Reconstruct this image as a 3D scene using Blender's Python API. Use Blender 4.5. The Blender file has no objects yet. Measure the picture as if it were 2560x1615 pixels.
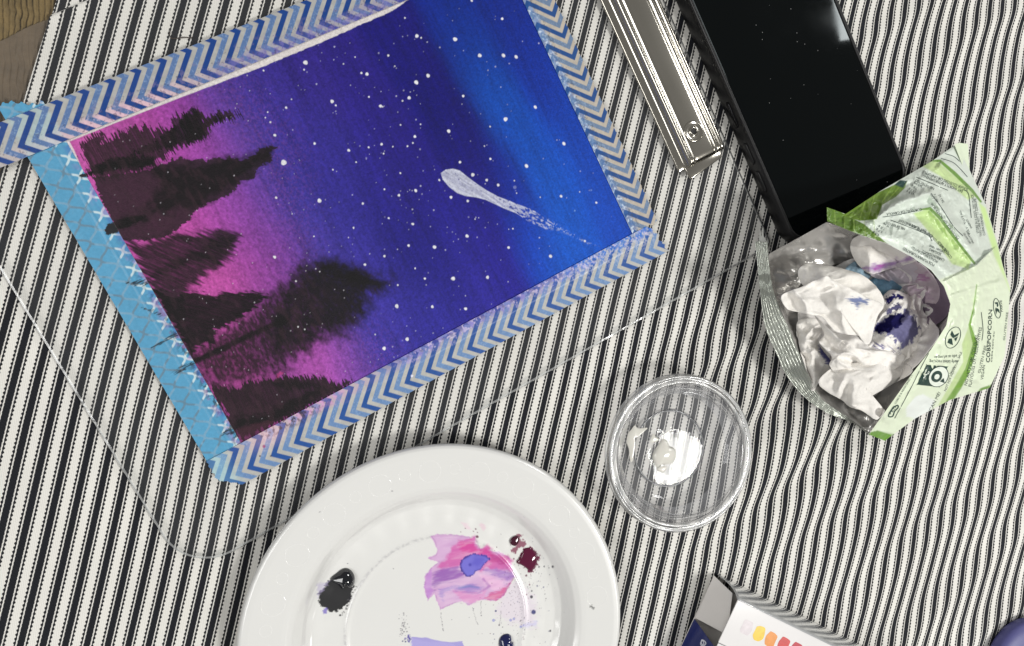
import bpy, bmesh, math, random
import numpy as np
from mathutils import Vector, Matrix
from mathutils.bvhtree import BVHTree

scene = bpy.context.scene
C0 = scene.collection
random.seed(7)
RNG = np.random.default_rng(11)

# ------------------------------------------------------------------ camera
F_PX = 1750.0                       # focal length in photo pixels (photo is 2560 x 1615)
_a, _b = math.radians(1.2), math.radians(-14.6)
_Rx = np.array([[1, 0, 0], [0, math.cos(_a), -math.sin(_a)], [0, math.sin(_a), math.cos(_a)]])
_Ry = np.array([[math.cos(_b), 0, math.sin(_b)], [0, 1, 0], [-math.sin(_b), 0, math.cos(_b)]])
RCV = _Rx @ _Ry @ np.diag([1.0, -1.0, -1.0])
CAM = -(RCV.T @ np.array([0, 0, 1.0])) * 0.32
cam_data = bpy.data.cameras.new('camera')
cam_data.sensor_fit = 'HORIZONTAL'
cam_data.sensor_width = 36.0
cam_data.lens = F_PX / 2560.0 * 36.0
cam_data.clip_start = 0.01
cam_data.clip_end = 50.0
cam = bpy.data.objects.new('camera', cam_data)
M = Matrix.Identity(4)
for i in range(3):
    M[i][0] = RCV[0][i]; M[i][1] = -RCV[1][i]; M[i][2] = -RCV[2][i]; M[i][3] = CAM[i]
cam.matrix_world = M
C0.objects.link(cam)
scene.camera = cam

# ------------------------------------------------------------------ world: a dim warm room
world = bpy.data.worlds.new('World'); scene.world = world
world.use_nodes = True
wn = world.node_tree.nodes; wl = world.node_tree.links
bg = wn['Background']
bg.inputs['Color'].default_value = (1.0, 0.98, 0.945, 1)
bg.inputs['Strength'].default_value = 0.20

# ------------------------------------------------------------------ lamps: ceiling panels of the room, plus an added fill
def area_lamp(name, loc, rot_z, sx, sy, watts, col):
    """flat rectangular panel light, facing down"""
    d = bpy.data.lights.new(name, 'AREA')
    d.shape = 'RECTANGLE'; d.size = sx; d.size_y = sy
    d.energy = watts; d.color = col
    o = bpy.data.objects.new(name, d)
    o.location = loc; o.rotation_euler = (0, 0, math.radians(rot_z))
    C0.objects.link(o)
    return o
area_lamp('ceiling_or_fill_lamp', (1.085, -0.594, 1.62), -9.0, 0.477, 0.384, 30.0, (1.0, 0.985, 0.945))
area_lamp('ceiling_or_fill_lamp', (1.725, 1.073, 1.60), 12.7, 0.58, 0.33, 14.0, (1.0, 0.995, 0.98))
area_lamp('ceiling_or_fill_lamp', (-1.75, -0.25, 1.75), 0.0, 1.2, 1.2, 30.0, (1.0, 0.995, 0.98))  # broad fill added on the left to soften shadows, not a real panel

scene.view_settings.view_transform = 'Standard'
scene.view_settings.look = 'None'
scene.view_settings.exposure = 0.18
scene.view_settings.gamma = 1.0
scene.view_settings.use_curve_mapping = False
scene.cycles.caustics_reflective = False
scene.cycles.caustics_refractive = False
scene.cycles.max_bounces = 10
scene.cycles.transparent_max_bounces = 16
try:
    scene.cycles.use_denoising = True
except Exception:
    pass

# ------------------------------------------------------------------ pixel -> world helpers
MM = 0.001
def P(px, py, z=0.0):
    """photo pixel(s) -> point(s) on the horizontal plane at height z"""
    px = np.asarray(px, float); py = np.asarray(py, float); z = np.asarray(z, float)
    px, py, z = np.broadcast_arrays(px, py, z)
    d = np.stack([(px - 1280.0) / F_PX, (py - 807.5) / F_PX, np.ones_like(px)], -1) @ RCV
    t = (z - CAM[2]) / d[..., 2]
    return CAM + d * t[..., None]
def proj(X):
    q = (np.asarray(X, float) - CAM) @ RCV.T
    return q[..., 0] / q[..., 2] * F_PX + 1280.0, q[..., 1] / q[..., 2] * F_PX + 807.5
ANG = math.radians(27.5)
E1 = np.array([math.cos(ANG), math.sin(ANG)]); E2 = np.array([E1[1], -E1[0]])
ORG = P(167, 354, 0.003)[:2]
def UV(u, v, z=0.0):
    """clipboard frame (mm along / across) -> world"""
    u = np.asarray(u, float); v = np.asarray(v, float)
    u, v = np.broadcast_arrays(u, v)
    xy = ORG + (u[..., None] * E1 + v[..., None] * E2) * MM
    return np.concatenate([xy, np.broadcast_to(np.asarray(z, float), u.shape)[..., None]], -1)
def lin(c):
    c = np.asarray(c, float) / 255.0
    return np.where(c <= 0.04045, c / 12.92, ((c + 0.055) / 1.055) ** 2.4)
def sstep(a, b, x):
    t = np.clip((x - a) / (b - a), 0, 1)
    return t * t * (3 - 2 * t)

_T = np.random.default_rng(5).random((16, 256, 256))
def vnoise(x, y, seed=0):
    x = np.asarray(x, float); y = np.asarray(y, float)
    xi = np.floor(x).astype(int); yi = np.floor(y).astype(int)
    fx = x - xi; fy = y - yi
    fx = fx * fx * (3 - 2 * fx); fy = fy * fy * (3 - 2 * fy)
    T = _T[seed % 16]; k = seed * 37
    def g(i, j): return T[(xi + i + k) & 255, (yi + j + k * 3) & 255]
    return (g(0, 0) * (1 - fx) + g(1, 0) * fx) * (1 - fy) + (g(0, 1) * (1 - fx) + g(1, 1) * fx) * fy
def fbm(x, y, seed=0, o=4):
    s = 0; a = 0.5; n = 0
    for i in range(o):
        s = s + a * vnoise(x, y, seed + i); n += a; a *= 0.5; x = np.asarray(x) * 2.03; y = np.asarray(y) * 2.03
    return s / n
def rotn(X, Y, deg, lx, ly, seed, o=3):
    c, s = math.cos(math.radians(deg)), math.sin(math.radians(deg))
    return fbm((X * c + Y * s) / lx, (-X * s + Y * c) / ly, seed, o)
def sdf(poly, X, Y):
    """signed distance in pixels, positive inside"""
    poly = np.asarray(poly, float); shp = X.shape
    X = X.ravel(); Y = Y.ravel()
    d2 = np.full(X.shape, 1e18); ins = np.zeros(X.shape, bool)
    n = len(poly)
    for i in range(n):
        ax, ay = poly[i]; bx, by = poly[(i + 1) % n]
        ex, ey = bx - ax, by - ay
        wx, wy = X - ax, Y - ay
        t = np.clip((wx * ex + wy * ey) / (ex * ex + ey * ey + 1e-12), 0, 1)
        d2 = np.minimum(d2, (wx - ex * t) ** 2 + (wy - ey * t) ** 2)
        c = ((ay <= Y) & (by > Y)) | ((by <= Y) & (ay > Y))
        with np.errstate(divide='ignore', invalid='ignore'):
            xi = ax + (Y - ay) / (by - ay if by != ay else 1e-12) * ex
        ins ^= c & (X < xi)
    d = np.sqrt(d2)
    return np.where(ins, d, -d).reshape(shp)
class Ras:
    """flat paint / print on a surface: colour per vertex, shapes given in photo pixels"""
    def __init__(s, X, Y, base):
        s.X, s.Y = X, Y
        s.col = np.array(np.broadcast_to(base, X.shape + (3,)), float)
    def mix(s, a, c, m=None):
        a = np.clip(a, 0, 1)[..., None]
        c = np.asarray(c)
        if m is None:
            s.col = s.col * (1 - a) + c * a
        else:
            s.col[m] = s.col[m] * (1 - a) + c * a
    def poly(s, pts, rgb, amp=0.0, deg=0.0, lx=10, ly=3, w=1.0, op=1.0, seed=0, stre=0.0, sx=30, sy=2.0):
        pts = np.asarray(pts, float)
        mg = amp + w + 4
        m = (s.X > pts[:, 0].min() - mg) & (s.X < pts[:, 0].max() + mg) & (s.Y > pts[:, 1].min() - mg) & (s.Y < pts[:, 1].max() + mg)
        if not m.any(): return
        X, Y = s.X[m], s.Y[m]
        d = sdf(pts, X, Y)
        if amp: d = d + amp * 2 * (rotn(X, Y, deg, lx, ly, seed) - 0.5) * 1.6
        a = sstep(-w, w, d) * op
        if stre: a = a * np.clip(1 - stre * 2.2 * np.clip(rotn(X, Y, deg, sx, sy, seed + 3, 2) - 0.42, 0, 1) * 2, 0, 1)
        s.mix(a, lin(rgb), m)
    def line(s, pts, rgb, wid, op=1.0, soft=0.8, amp=0, seed=0):
        pts = np.asarray(pts, float)
        mg = np.max(wid) + 4 + amp
        m = (s.X > pts[:, 0].min() - mg) & (s.X < pts[:, 0].max() + mg) & (s.Y > pts[:, 1].min() - mg) & (s.Y < pts[:, 1].max() + mg)
        if not m.any(): return
        X, Y = s.X[m], s.Y[m]
        wid = np.broadcast_to(np.asarray(wid, float), (len(pts),))
        best = np.full(X.shape, 1e9)
        for i in range(len(pts) - 1):
            (ax, ay), (bx, by) = pts[i], pts[i + 1]
            ex, ey = bx - ax, by - ay
            t = np.clip(((X - ax) * ex + (Y - ay) * ey) / (ex * ex + ey * ey + 1e-9), 0, 1)
            d = np.hypot(X - ax - ex * t, Y - ay - ey * t) - (wid[i] * (1 - t) + wid[i + 1] * t) / 2
            best = np.minimum(best, d)
        if amp: best = best + amp * 2 * (fbm(X / 5, Y / 5, seed) - 0.5)
        s.mix(sstep(soft, -soft, best) * op, lin(rgb), m)
    def dot(s, x, y, r, rgb, ry=None, deg=0, op=1.0, soft=0.8, wob=0.0):
        ry = ry or r
        R = max(r, ry) + 3
        m = (np.abs(s.X - x) < R) & (np.abs(s.Y - y) < R)
        if not m.any(): return
        X, Y = s.X[m] - x, s.Y[m] - y
        c, sn = math.cos(math.radians(deg)), math.sin(math.radians(deg))
        a = (X * c + Y * sn) / r; b = (-X * sn + Y * c) / ry
        d = (np.hypot(a, b) - 1) * min(r, ry)
        if wob: d = d + wob * np.sin(3 * np.arctan2(b, a) + x) * min(r, ry)
        s.mix(sstep(soft, -soft, d) * op, lin(rgb), m)

# ------------------------------------------------------------------ object helpers
def link(o, parent=None):
    C0.objects.link(o)
    if parent is not None: o.parent = parent
    return o
def tag(o, label=None, cat=None, group=None, kind=None):
    if label: o['label'] = label
    if cat: o['category'] = cat
    if group: o['group'] = group
    if kind: o['kind'] = kind
    return o
def empty(name, loc=(0, 0, 0)):
    o = bpy.data.objects.new(name, None); o.location = loc
    o.empty_display_size = 0.01
    return link(o)
def mesh_from(name, V, Q, mat=None, parent=None, col=None, uv=None, smooth=True, mats=None, midx=None):
    """V (n,3); Q (m,3|4) index array or list of faces"""
    me = bpy.data.meshes.new(name)
    V = np.asarray(V, float).reshape(-1, 3)
    if isinstance(Q, np.ndarray):
        k = Q.shape[1]; m = len(Q)
        me.vertices.add(len(V)); me.vertices.foreach_set('co', V.astype(np.float32).ravel())
        me.loops.add(m * k); me.loops.foreach_set('vertex_index', Q.astype(np.int32).ravel())
        me.polygons.add(m)
        me.polygons.foreach_set('loop_start', np.arange(0, m * k, k, dtype=np.int32))
        try: me.polygons.foreach_set('loop_total', np.full(m, k, np.int32))
        except Exception: pass
        me.update(calc_edges=True)
        loops = Q.ravel()
    else:
        me.from_pydata([tuple(v) for v in V], [], [tuple(f) for f in Q])
        me.update()
        loops = np.array([i for f in Q for i in f])
    if smooth: me.polygons.foreach_set('use_smooth', np.ones(len(me.polygons), bool))
    if col is not None:
        ca = me.color_attributes.new('paint', 'FLOAT_COLOR', 'POINT')
        c4 = np.ones((len(V), 4), np.float32); c4[:, :3] = np.asarray(col).reshape(-1, 3)
        ca.data.foreach_set('color', c4.ravel())
    if uv is not None:
        ul = me.uv_layers.new(name='fab')
        ul.data.foreach_set('uv', np.asarray(uv, np.float32).reshape(-1, 2)[loops].ravel())
    for mm in (mats or ([mat] if mat else [])): me.materials.append(mm)
    if midx is not None: me.polygons.foreach_set('material_index', np.asarray(midx, np.int32))
    me.validate()
    o = bpy.data.objects.new(name, me)
    return link(o, parent)
def quads(ny, nx, wrap=False):
    j, i = np.mgrid[0:ny - 1, 0:(nx if wrap else nx - 1)]
    i2 = (i + 1) % nx
    a = j * nx + i; b = j * nx + i2; c = (j + 1) * nx + i2; d = (j + 1) * nx + i
    return np.stack([a, b, c, d], -1).reshape(-1, 4)
def grid_obj(name, G, mat, parent=None, col=None, uv=None, wrap=False, flip=False, keep=None):
    ny, nx = G.shape[:2]
    Q = quads(ny, nx, wrap)
    if keep is not None:
        kv = keep.ravel()
        Q = Q[kv[Q].all(1)]
    if flip: Q = Q[:, ::-1].copy()
    return mesh_from(name, G, Q, mat, parent, col, uv)
def bm_obj(name, bm, mat, parent=None, smooth=True, bevel=0, seg=2, angle=40):
    me = bpy.data.meshes.new(name); bm.normal_update(); bm.to_mesh(me); bm.free()
    if smooth: me.polygons.foreach_set('use_smooth', np.ones(len(me.polygons), bool))
    if mat: me.materials.append(mat)
    o = bpy.data.objects.new(name, me); link(o, parent)
    if bevel:
        b = o.modifiers.new('bevel', 'BEVEL'); b.width = bevel; b.segments = seg; b.limit_method = 'ANGLE'; b.angle_limit = math.radians(angle)
    return o
def spline(pts, n, closed=True):
    """Catmull-Rom through pts, n samples"""
    p = np.asarray(pts, float); m = len(p)
    t = np.linspace(0, m if closed else m - 1, n, endpoint=not closed)
    i = np.floor(t).astype(int); f = (t - i)[:, None]
    if closed: g = lambda k: p[(i + k) % m]
    else: g = lambda k: p[np.clip(i + k, 0, m - 1)]
    a, b, c, d = g(-1), g(0), g(1), g(2)
    return 0.5 * (2 * b + (c - a) * f + (2 * a - 5 * b + 4 * c - d) * f ** 2 + (3 * b - a - 3 * c + d) * f ** 3)
def lathe(name, prof, cx, cy, mat, parent=None, n=96, fn=None):
    prof = np.asarray(prof, float)
    th = np.linspace(0, 2 * math.pi, n, endpoint=False)
    G = np.zeros((len(prof), n, 3))
    G[..., 0] = cx + prof[:, 0:1] * np.cos(th); G[..., 1] = cy + prof[:, 0:1] * np.sin(th); G[..., 2] = prof[:, 1:2]
    if fn: G = fn(G, prof, th)
    return grid_obj(name, G, mat, parent, wrap=True)
def tube(name, pts, r, mat, parent=None, n=8, closed=False):
    pts = [Vector(p) for p in pts]; V = []; m = len(pts)
    for i, p in enumerate(pts):
        a = pts[(i - 1) % m] if (closed or i > 0) else p
        b = pts[(i + 1) % m] if (closed or i < m - 1) else p
        t = (b - a).normalized()
        s = t.cross(Vector((0, 0, 1)))
        s = s.normalized() if s.length > 1e-6 else Vector((1, 0, 0))
        q = t.cross(s)
        for k in range(n):
            w = 2 * math.pi * k / n
            V.append(p + (s * math.cos(w) + q * math.sin(w)) * (r if np.isscalar(r) else r[i]))
    F = []
    for i in range(m if closed else m - 1):
        j = (i + 1) % m
        for k in range(n):
            F.append((i * n + k, i * n + (k + 1) % n, j * n + (k + 1) % n, j * n + k))
    if not closed:
        F.append(tuple(range(n))[::-1]); F.append(tuple((m - 1) * n + k for k in range(n)))
    return mesh_from(name, V, F, mat, parent)

# ------------------------------------------------------------------ material helpers
def new_mat(name):
    m = bpy.data.materials.new(name); m.use_nodes = True
    return m, m.node_tree.nodes, m.node_tree.links, m.node_tree.nodes['Principled BSDF']
def setp(b, **k):
    for key, v in k.items():
        i = b.inputs[key.replace('_', ' ')]
        i.default_value = v
def plain(name, rgb, rough=0.5, metal=0.0, spec=0.5, coat=0.0, bump=0.0, bscale=800.0, var=0.0, vscale=60.0, **kw):
    m, N, L, b = new_mat(name)
    c = tuple(lin(rgb)) + (1,)
    b.inputs['Base Color'].default_value = c
    setp(b, Roughness=rough, Metallic=metal)
    b.inputs['Specular IOR Level'].default_value = spec
    b.inputs['Coat Weight'].default_value = coat
    b.inputs['Coat Roughness'].default_value = 0.05
    for k, v in kw.items(): b.inputs[k.replace('_', ' ')].default_value = v
    tc = N.new('ShaderNodeTexCoord')
    if var:
        n = N.new('ShaderNodeTexNoise'); n.inputs['Scale'].default_value = vscale; n.inputs['Detail'].default_value = 5
        L.new(tc.outputs['Object'], n.inputs['Vector'])
        mr = N.new('ShaderNodeMapRange'); mr.inputs[1].default_value = 0.3; mr.inputs[2].default_value = 0.7
        mr.inputs[3].default_value = 1 - var; mr.inputs[4].default_value = 1 + var
        L.new(n.outputs[0], mr.inputs[0])
        mx = N.new('ShaderNodeVectorMath'); mx.operation = 'SCALE'; mx.inputs[0].default_value = c[:3]
        L.new(mr.outputs[0], mx.inputs['Scale']); L.new(mx.outputs[0], b.inputs['Base Color'])
    if bump:
        n = N.new('ShaderNodeTexNoise'); n.inputs['Scale'].default_value = bscale; n.inputs['Detail'].default_value = 4
        L.new(tc.outputs['Object'], n.inputs['Vector'])
        bp = N.new('ShaderNodeBump'); bp.inputs['Strength'].default_value = bump; bp.inputs['Distance'].default_value = 0.0005
        L.new(n.outputs[0], bp.inputs['Height']); L.new(bp.outputs[0], b.inputs['Normal'])
    return m
def painted(name, rough=0.6, spec=0.3, grain=0.0, gscale=1500.0, bump=0.0, bscale=1500.0, coat=0.0, crough=0.1, trans=0.0):
    """colour comes from the paint laid on the surface, with pigment grain on top"""
    m, N, L, b = new_mat(name)
    at = N.new('ShaderNodeVertexColor'); at.layer_name = 'paint'
    tc = N.new('ShaderNodeTexCoord')
    src = at.outputs['Color']
    if grain:
        n = N.new('ShaderNodeTexNoise'); n.inputs['Scale'].default_value = gscale; n.inputs['Detail'].default_value = 3
        L.new(tc.outputs['Object'], n.inputs['Vector'])
        mr = N.new('ShaderNodeMapRange'); mr.inputs[1].default_value = 0.3; mr.inputs[2].default_value = 0.7
        mr.inputs[3].default_value = 1 - grain; mr.inputs[4].default_value = 1 + grain
        L.new(n.outputs[0], mr.inputs[0])
        mx = N.new('ShaderNodeVectorMath'); mx.operation = 'SCALE'
        L.new(src, mx.inputs[0]); L.new(mr.outputs[0], mx.inputs['Scale']); src = mx.outputs[0]
    L.new(src, b.inputs['Base Color'])
    setp(b, Roughness=rough); b.inputs['Specular IOR Level'].default_value = spec
    b.inputs['Coat Weight'].default_value = coat; b.inputs['Coat Roughness'].default_value = crough
    if bump:
        n = N.new('ShaderNodeTexNoise'); n.inputs['Scale'].default_value = bscale; n.inputs['Detail'].default_value = 4
        L.new(tc.outputs['Object'], n.inputs['Vector'])
        bp = N.new('ShaderNodeBump'); bp.inputs['Strength'].default_value = bump; bp.inputs['Distance'].default_value = 0.0004
        L.new(n.outputs[0], bp.inputs['Height']); L.new(bp.outputs[0], b.inputs['Normal'])
    return m
def clear(name, haze=0.05, hcol=(0.85, 0.87, 0.88), refl=1.0, tint=(1, 1, 1), rough=0.03, ior=1.5, hbump=0.0):
    """thin clear plastic: lets light through, mirrors by Fresnel, with a little haze"""
    m = bpy.data.materials.new(name); m.use_nodes = True
    N, L = m.node_tree.nodes, m.node_tree.links
    N.clear()
    out = N.new('ShaderNodeOutputMaterial')
    tr = N.new('ShaderNodeBsdfTransparent'); tr.inputs[0].default_value = tuple(tint) + (1,)
    df = N.new('ShaderNodeBsdfDiffuse'); df.inputs[0].default_value = tuple(hcol) + (1,)
    gl = N.new('ShaderNodeBsdfGlossy'); gl.inputs['Roughness'].default_value = rough
    m1 = N.new('ShaderNodeMixShader'); m1.inputs[0].default_value = haze
    L.new(tr.outputs[0], m1.inputs[1]); L.new(df.outputs[0], m1.inputs[2])
    fr = N.new('ShaderNodeFresnel'); fr.inputs[0].default_value = ior
    mt = N.new('ShaderNodeMath'); mt.operation = 'MULTIPLY'; mt.inputs[1].default_value = refl; mt.use_clamp = True
    L.new(fr.outputs[0], mt.inputs[0])
    m2 = N.new('ShaderNodeMixShader'); L.new(mt.outputs[0], m2.inputs[0])
    L.new(m1.outputs[0], m2.inputs[1]); L.new(gl.outputs[0], m2.inputs[2])
    if hbump:
        tc = N.new('ShaderNodeTexCoord')
        n = N.new('ShaderNodeTexNoise'); n.inputs['Scale'].default_value = 120; n.inputs['Detail'].default_value = 3
        L.new(tc.outputs['Object'], n.inputs['Vector'])
        bp = N.new('ShaderNodeBump'); bp.inputs['Strength'].default_value = hbump; bp.inputs['Distance'].default_value = 0.001
        L.new(n.outputs[0], bp.inputs['Height']); L.new(bp.outputs[0], gl.inputs['Normal']); L.new(bp.outputs[0], fr.inputs['Normal'])
    L.new(m2.outputs[0], out.inputs[0])
    return m

# ================================================================== striped cloth
def node_math(N, L, op, a, b=None, c=None, clamp=False):
    n = N.new('ShaderNodeMath'); n.operation = op; n.use_clamp = clamp
    for i, v in enumerate((a, b, c)):
        if v is None: continue
        if isinstance(v, (int, float)): n.inputs[i].default_value = v
        else: L.new(v, n.inputs[i])
    return n.outputs[0]
PERIOD = 7.6
def cloth_material():
    m, N, L, b = new_mat('striped_ticking_cotton')
    uvn = N.new('ShaderNodeUVMap'); uvn.uv_map = 'fab'
    sp = N.new('ShaderNodeSeparateXYZ'); L.new(uvn.outputs[0], sp.inputs[0])
    s, t = sp.outputs[0], sp.outputs[1]
    mt = lambda op, a, bb=None, c=None, clamp=False: node_math(N, L, op, a, bb, c, clamp)
    nz = N.new('ShaderNodeTexNoise'); nz.inputs['Scale'].default_value = 0.45; nz.inputs['Detail'].default_value = 3
    L.new(uvn.outputs[0], nz.inputs['Vector'])
    sw = mt('ADD', s, mt('MULTIPLY', mt('SUBTRACT', nz.outputs[0], 0.5), 0.02))
    fr = mt('SUBTRACT', mt('FRACT', sw), 0.5)
    f = mt('ABSOLUTE', fr)
    def ramp(x, lo, hi, a, c):
        n = N.new('ShaderNodeMapRange'); n.clamp = True
        L.new(x, n.inputs[0])
        for i, v in ((1, lo), (2, hi), (3, a), (4, c)): n.inputs[i].default_value = v
        return n.outputs[0]
    # twill thread value: fine diagonal ribs
    tw = mt('SINE', mt('MULTIPLY', mt('ADD', t, mt('MULTIPLY', s, PERIOD * 0.62)), 2 * math.pi / 0.62))
    weft = mt('SINE', mt('MULTIPLY', mt('SUBTRACT', mt('MULTIPLY', s, PERIOD), mt('MULTIPLY', t, 0.35)), 2 * math.pi / 0.75))
    fine = N.new('ShaderNodeTexNoise'); fine.inputs['Scale'].default_value = 2.6; fine.inputs['Detail'].default_value = 3
    cmb = N.new('ShaderNodeCombineXYZ'); L.new(mt('MULTIPLY', s, PERIOD), cmb.inputs[0]); L.new(t, cmb.inputs[1])
    L.new(cmb.outputs[0], fine.inputs['Vector'])
    band0 = mt('ADD', f, mt('MULTIPLY', tw, 0.008))
    # beaded black threads either side of the band
    bead = mt('SINE', mt('ADD', mt('MULTIPLY', t, 2 * math.pi / 1.65), mt('MULTIPLY', mt('SIGN', fr), 1.1)))
    band = ramp(mt('ADD', band0, mt('MULTIPLY', bead, 0.006)), 0.152, 0.168, 1, 0)
    side = mt('ABSOLUTE', mt('SUBTRACT', f, mt('ADD', 0.266, mt('MULTIPLY', bead, 0.010))))
    thr = mt('ADD', 0.048, mt('MULTIPLY', bead, 0.020))
    dots = ramp(mt('SUBTRACT', side, thr), -0.010, 0.008, 1, 0)
    dark = mt('MAXIMUM', band, dots)
    wv = mt('ADD', 0.90, mt('ADD', mt('MULTIPLY', weft, 0.05), mt('MULTIPLY', mt('SUBTRACT', fine.outputs[0], 0.5), 0.22)))
    dv = mt('ADD', 1.0, mt('ADD', mt('MULTIPLY', tw, 0.5), mt('MULTIPLY', mt('SUBTRACT', fine.outputs[0], 0.5), 1.6)), clamp=False)
    soil = N.new('ShaderNodeTexNoise'); soil.inputs['Scale'].default_value = 0.03; soil.inputs['Detail'].default_value = 5
    L.new(cmb.outputs[0], soil.inputs['Vector'])
    wv = mt('MULTIPLY', wv, ramp(soil.outputs[0], 0.3, 0.7, 0.93, 1.03))
    def scale(col, fac):
        n = N.new('ShaderNodeVectorMath'); n.operation = 'SCALE'; n.inputs[0].default_value = col
        L.new(fac, n.inputs['Scale']); return n.outputs[0]
    white = scale(tuple(lin((236, 234, 228))), wv)
    black = scale(tuple(lin((25, 27, 33))), mt('MAXIMUM', dv, 0.35))
    mx = N.new('ShaderNodeMix'); mx.data_type = 'RGBA'
    L.new(dark, mx.inputs[0]); L.new(white, mx.inputs[6]); L.new(black, mx.inputs[7])
    L.new(mx.outputs[2], b.inputs['Base Color'])
    setp(b, Roughness=0.85); b.inputs['Specular IOR Level'].default_value = 0.25
    b.inputs['Sheen Weight'].default_value = 0.08; b.inputs['Sheen Roughness'].default_value = 0.4
    hgt = mt('ADD', mt('MULTIPLY', tw, 0.5), mt('ADD', mt('MULTIPLY', dark, 0.9), mt('MULTIPLY', fine.outputs[0], 0.8)))
    bp = N.new('ShaderNodeBump'); bp.inputs['Strength'].default_value = 0.35; bp.inputs['Distance'].default_value = 0.0002
    L.new(hgt, bp.inputs['Height']); L.new(bp.outputs[0], b.inputs['Normal'])
    return m
def fold_height(X, Y):
    """relief of the slack cloth: folds that run along the clipboard's long side"""
    q = np.stack([X, Y], -1) - ORG
    u = q @ E1 * 1000; v = q @ E2 * 1000
    ph = v / 32.0 + 0.9 * fbm(u / 110.0, v / 80.0, 2, 2) + u / 700.0
    loc = sstep(0.30, 0.66, fbm(u / 60.0 + 9, v / 38.0, 5, 2)) * sstep(330, 250, v)
    A = sstep(176, 212, v) * sstep(95, 240, u)
    A = A * (0.75 + 0.85 * np.exp(-((u - 285) / 60.0) ** 2 - ((v - 235) / 48.0) ** 2))
    A2 = 0.32 * sstep(345, 372, u) * (1 - np.clip(A, 0, 1))
    ridge = np.sin(2 * math.pi * ph)
    ridge = np.sign(ridge) * np.abs(ridge) ** 1.1
    h = (A * (0.45 + 0.75 * loc) + A2) * (2.1 * ridge + 0.4 * np.sin(2 * math.pi * (ph * 1.9 + 0.3)))
    h = h + 0.25 * (fbm(u / 40, v / 40, 7) - 0.5)
    return h
def fold_z(X, Y):
    # flat where the heavy things press on it
    h = fold_height(X, Y)
    for cx, cy, r in ((-0.0347, -0.1345, 0.070), (0.079, -0.062, 0.026)):
        d = np.hypot(X - cx, Y - cy)
        h = h * sstep(r * 0.8, r * 1.25, d)
    return h * MM
def build_cloth():
    p0 = P(125, 40)[:2]; p1 = P(55, 260)[:2]
    ys = np.linspace(0.22, -0.24, 470)
    xl = p0[0] + (ys - p0[1]) * (p1[0] - p0[0]) / (p1[1] - p0[1])
    T = np.linspace(0, 1, 600)
    X = xl[:, None] + (0.37 - xl[:, None]) * T[None, :]
    Y = np.broadcast_to(ys[:, None], X.shape)
    Z = fold_z(X, Y)
    th = math.radians(-104.3); d = np.array([math.cos(th), math.sin(th)]); n = np.array([-d[1], d[0]])
    s = (X * n[0] + Y * n[1]) * 1000 / PERIOD; t = (X * d[0] + Y * d[1]) * 1000
    # ease the bands onto where they lie in the photograph
    anchors = [(50, 1615), (191, 740), (2239, 0), (2312, 1615), (1623, 700), (181.5, 17), (106, 257), (1700, 1500), (2200, 1200)]
    targ = [None] * 7 + ['keep', 'keep']
    num = 0; den = 1e-6
    for (ax, ay), k in zip(anchors, targ):
        q = P(ax, ay)
        c = 0.5 - (((q[0] * n[0] + q[1] * n[1]) * 1000 / PERIOD) % 1.0)
        if k == 'keep': c = 0.0
        w = np.exp(-((X - q[0]) ** 2 + (Y - q[1]) ** 2) / (2 * 0.07 ** 2)) + 1e-4
        num = num + w * c; den = den + w
    s = s + num / den + 0.35 * (fbm(X / 0.09, Y / 0.09, 3, 2) - 0.5)
    # turned hem in the corner: the strip beyond the stitch line lies lower
    hx0, hx1 = P(120, 42), P(215, 2)
    e = (hx1 - hx0)[:2]; e /= np.linalg.norm(e)
    dd = (X - hx0[0]) * (-e[1]) + (Y - hx0[1]) * e[0]
    Z = Z - 0.0011 * sstep(-0.0002, 0.0008, dd) + 0.0004 * np.exp(-((dd + 0.0010) / 0.0012) ** 2)
    s = s + 0.42 * (dd > 0.0004)
    G = np.stack([X, Y, Z], -1)
    o = grid_obj('tablecloth', G, cloth_material(), uv=np.stack([s, t], -1), flip=True)
    tag(o, 'black and white striped ticking cloth spread under everything', 'tablecloth')
    return o
cloth = build_cloth()

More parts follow.
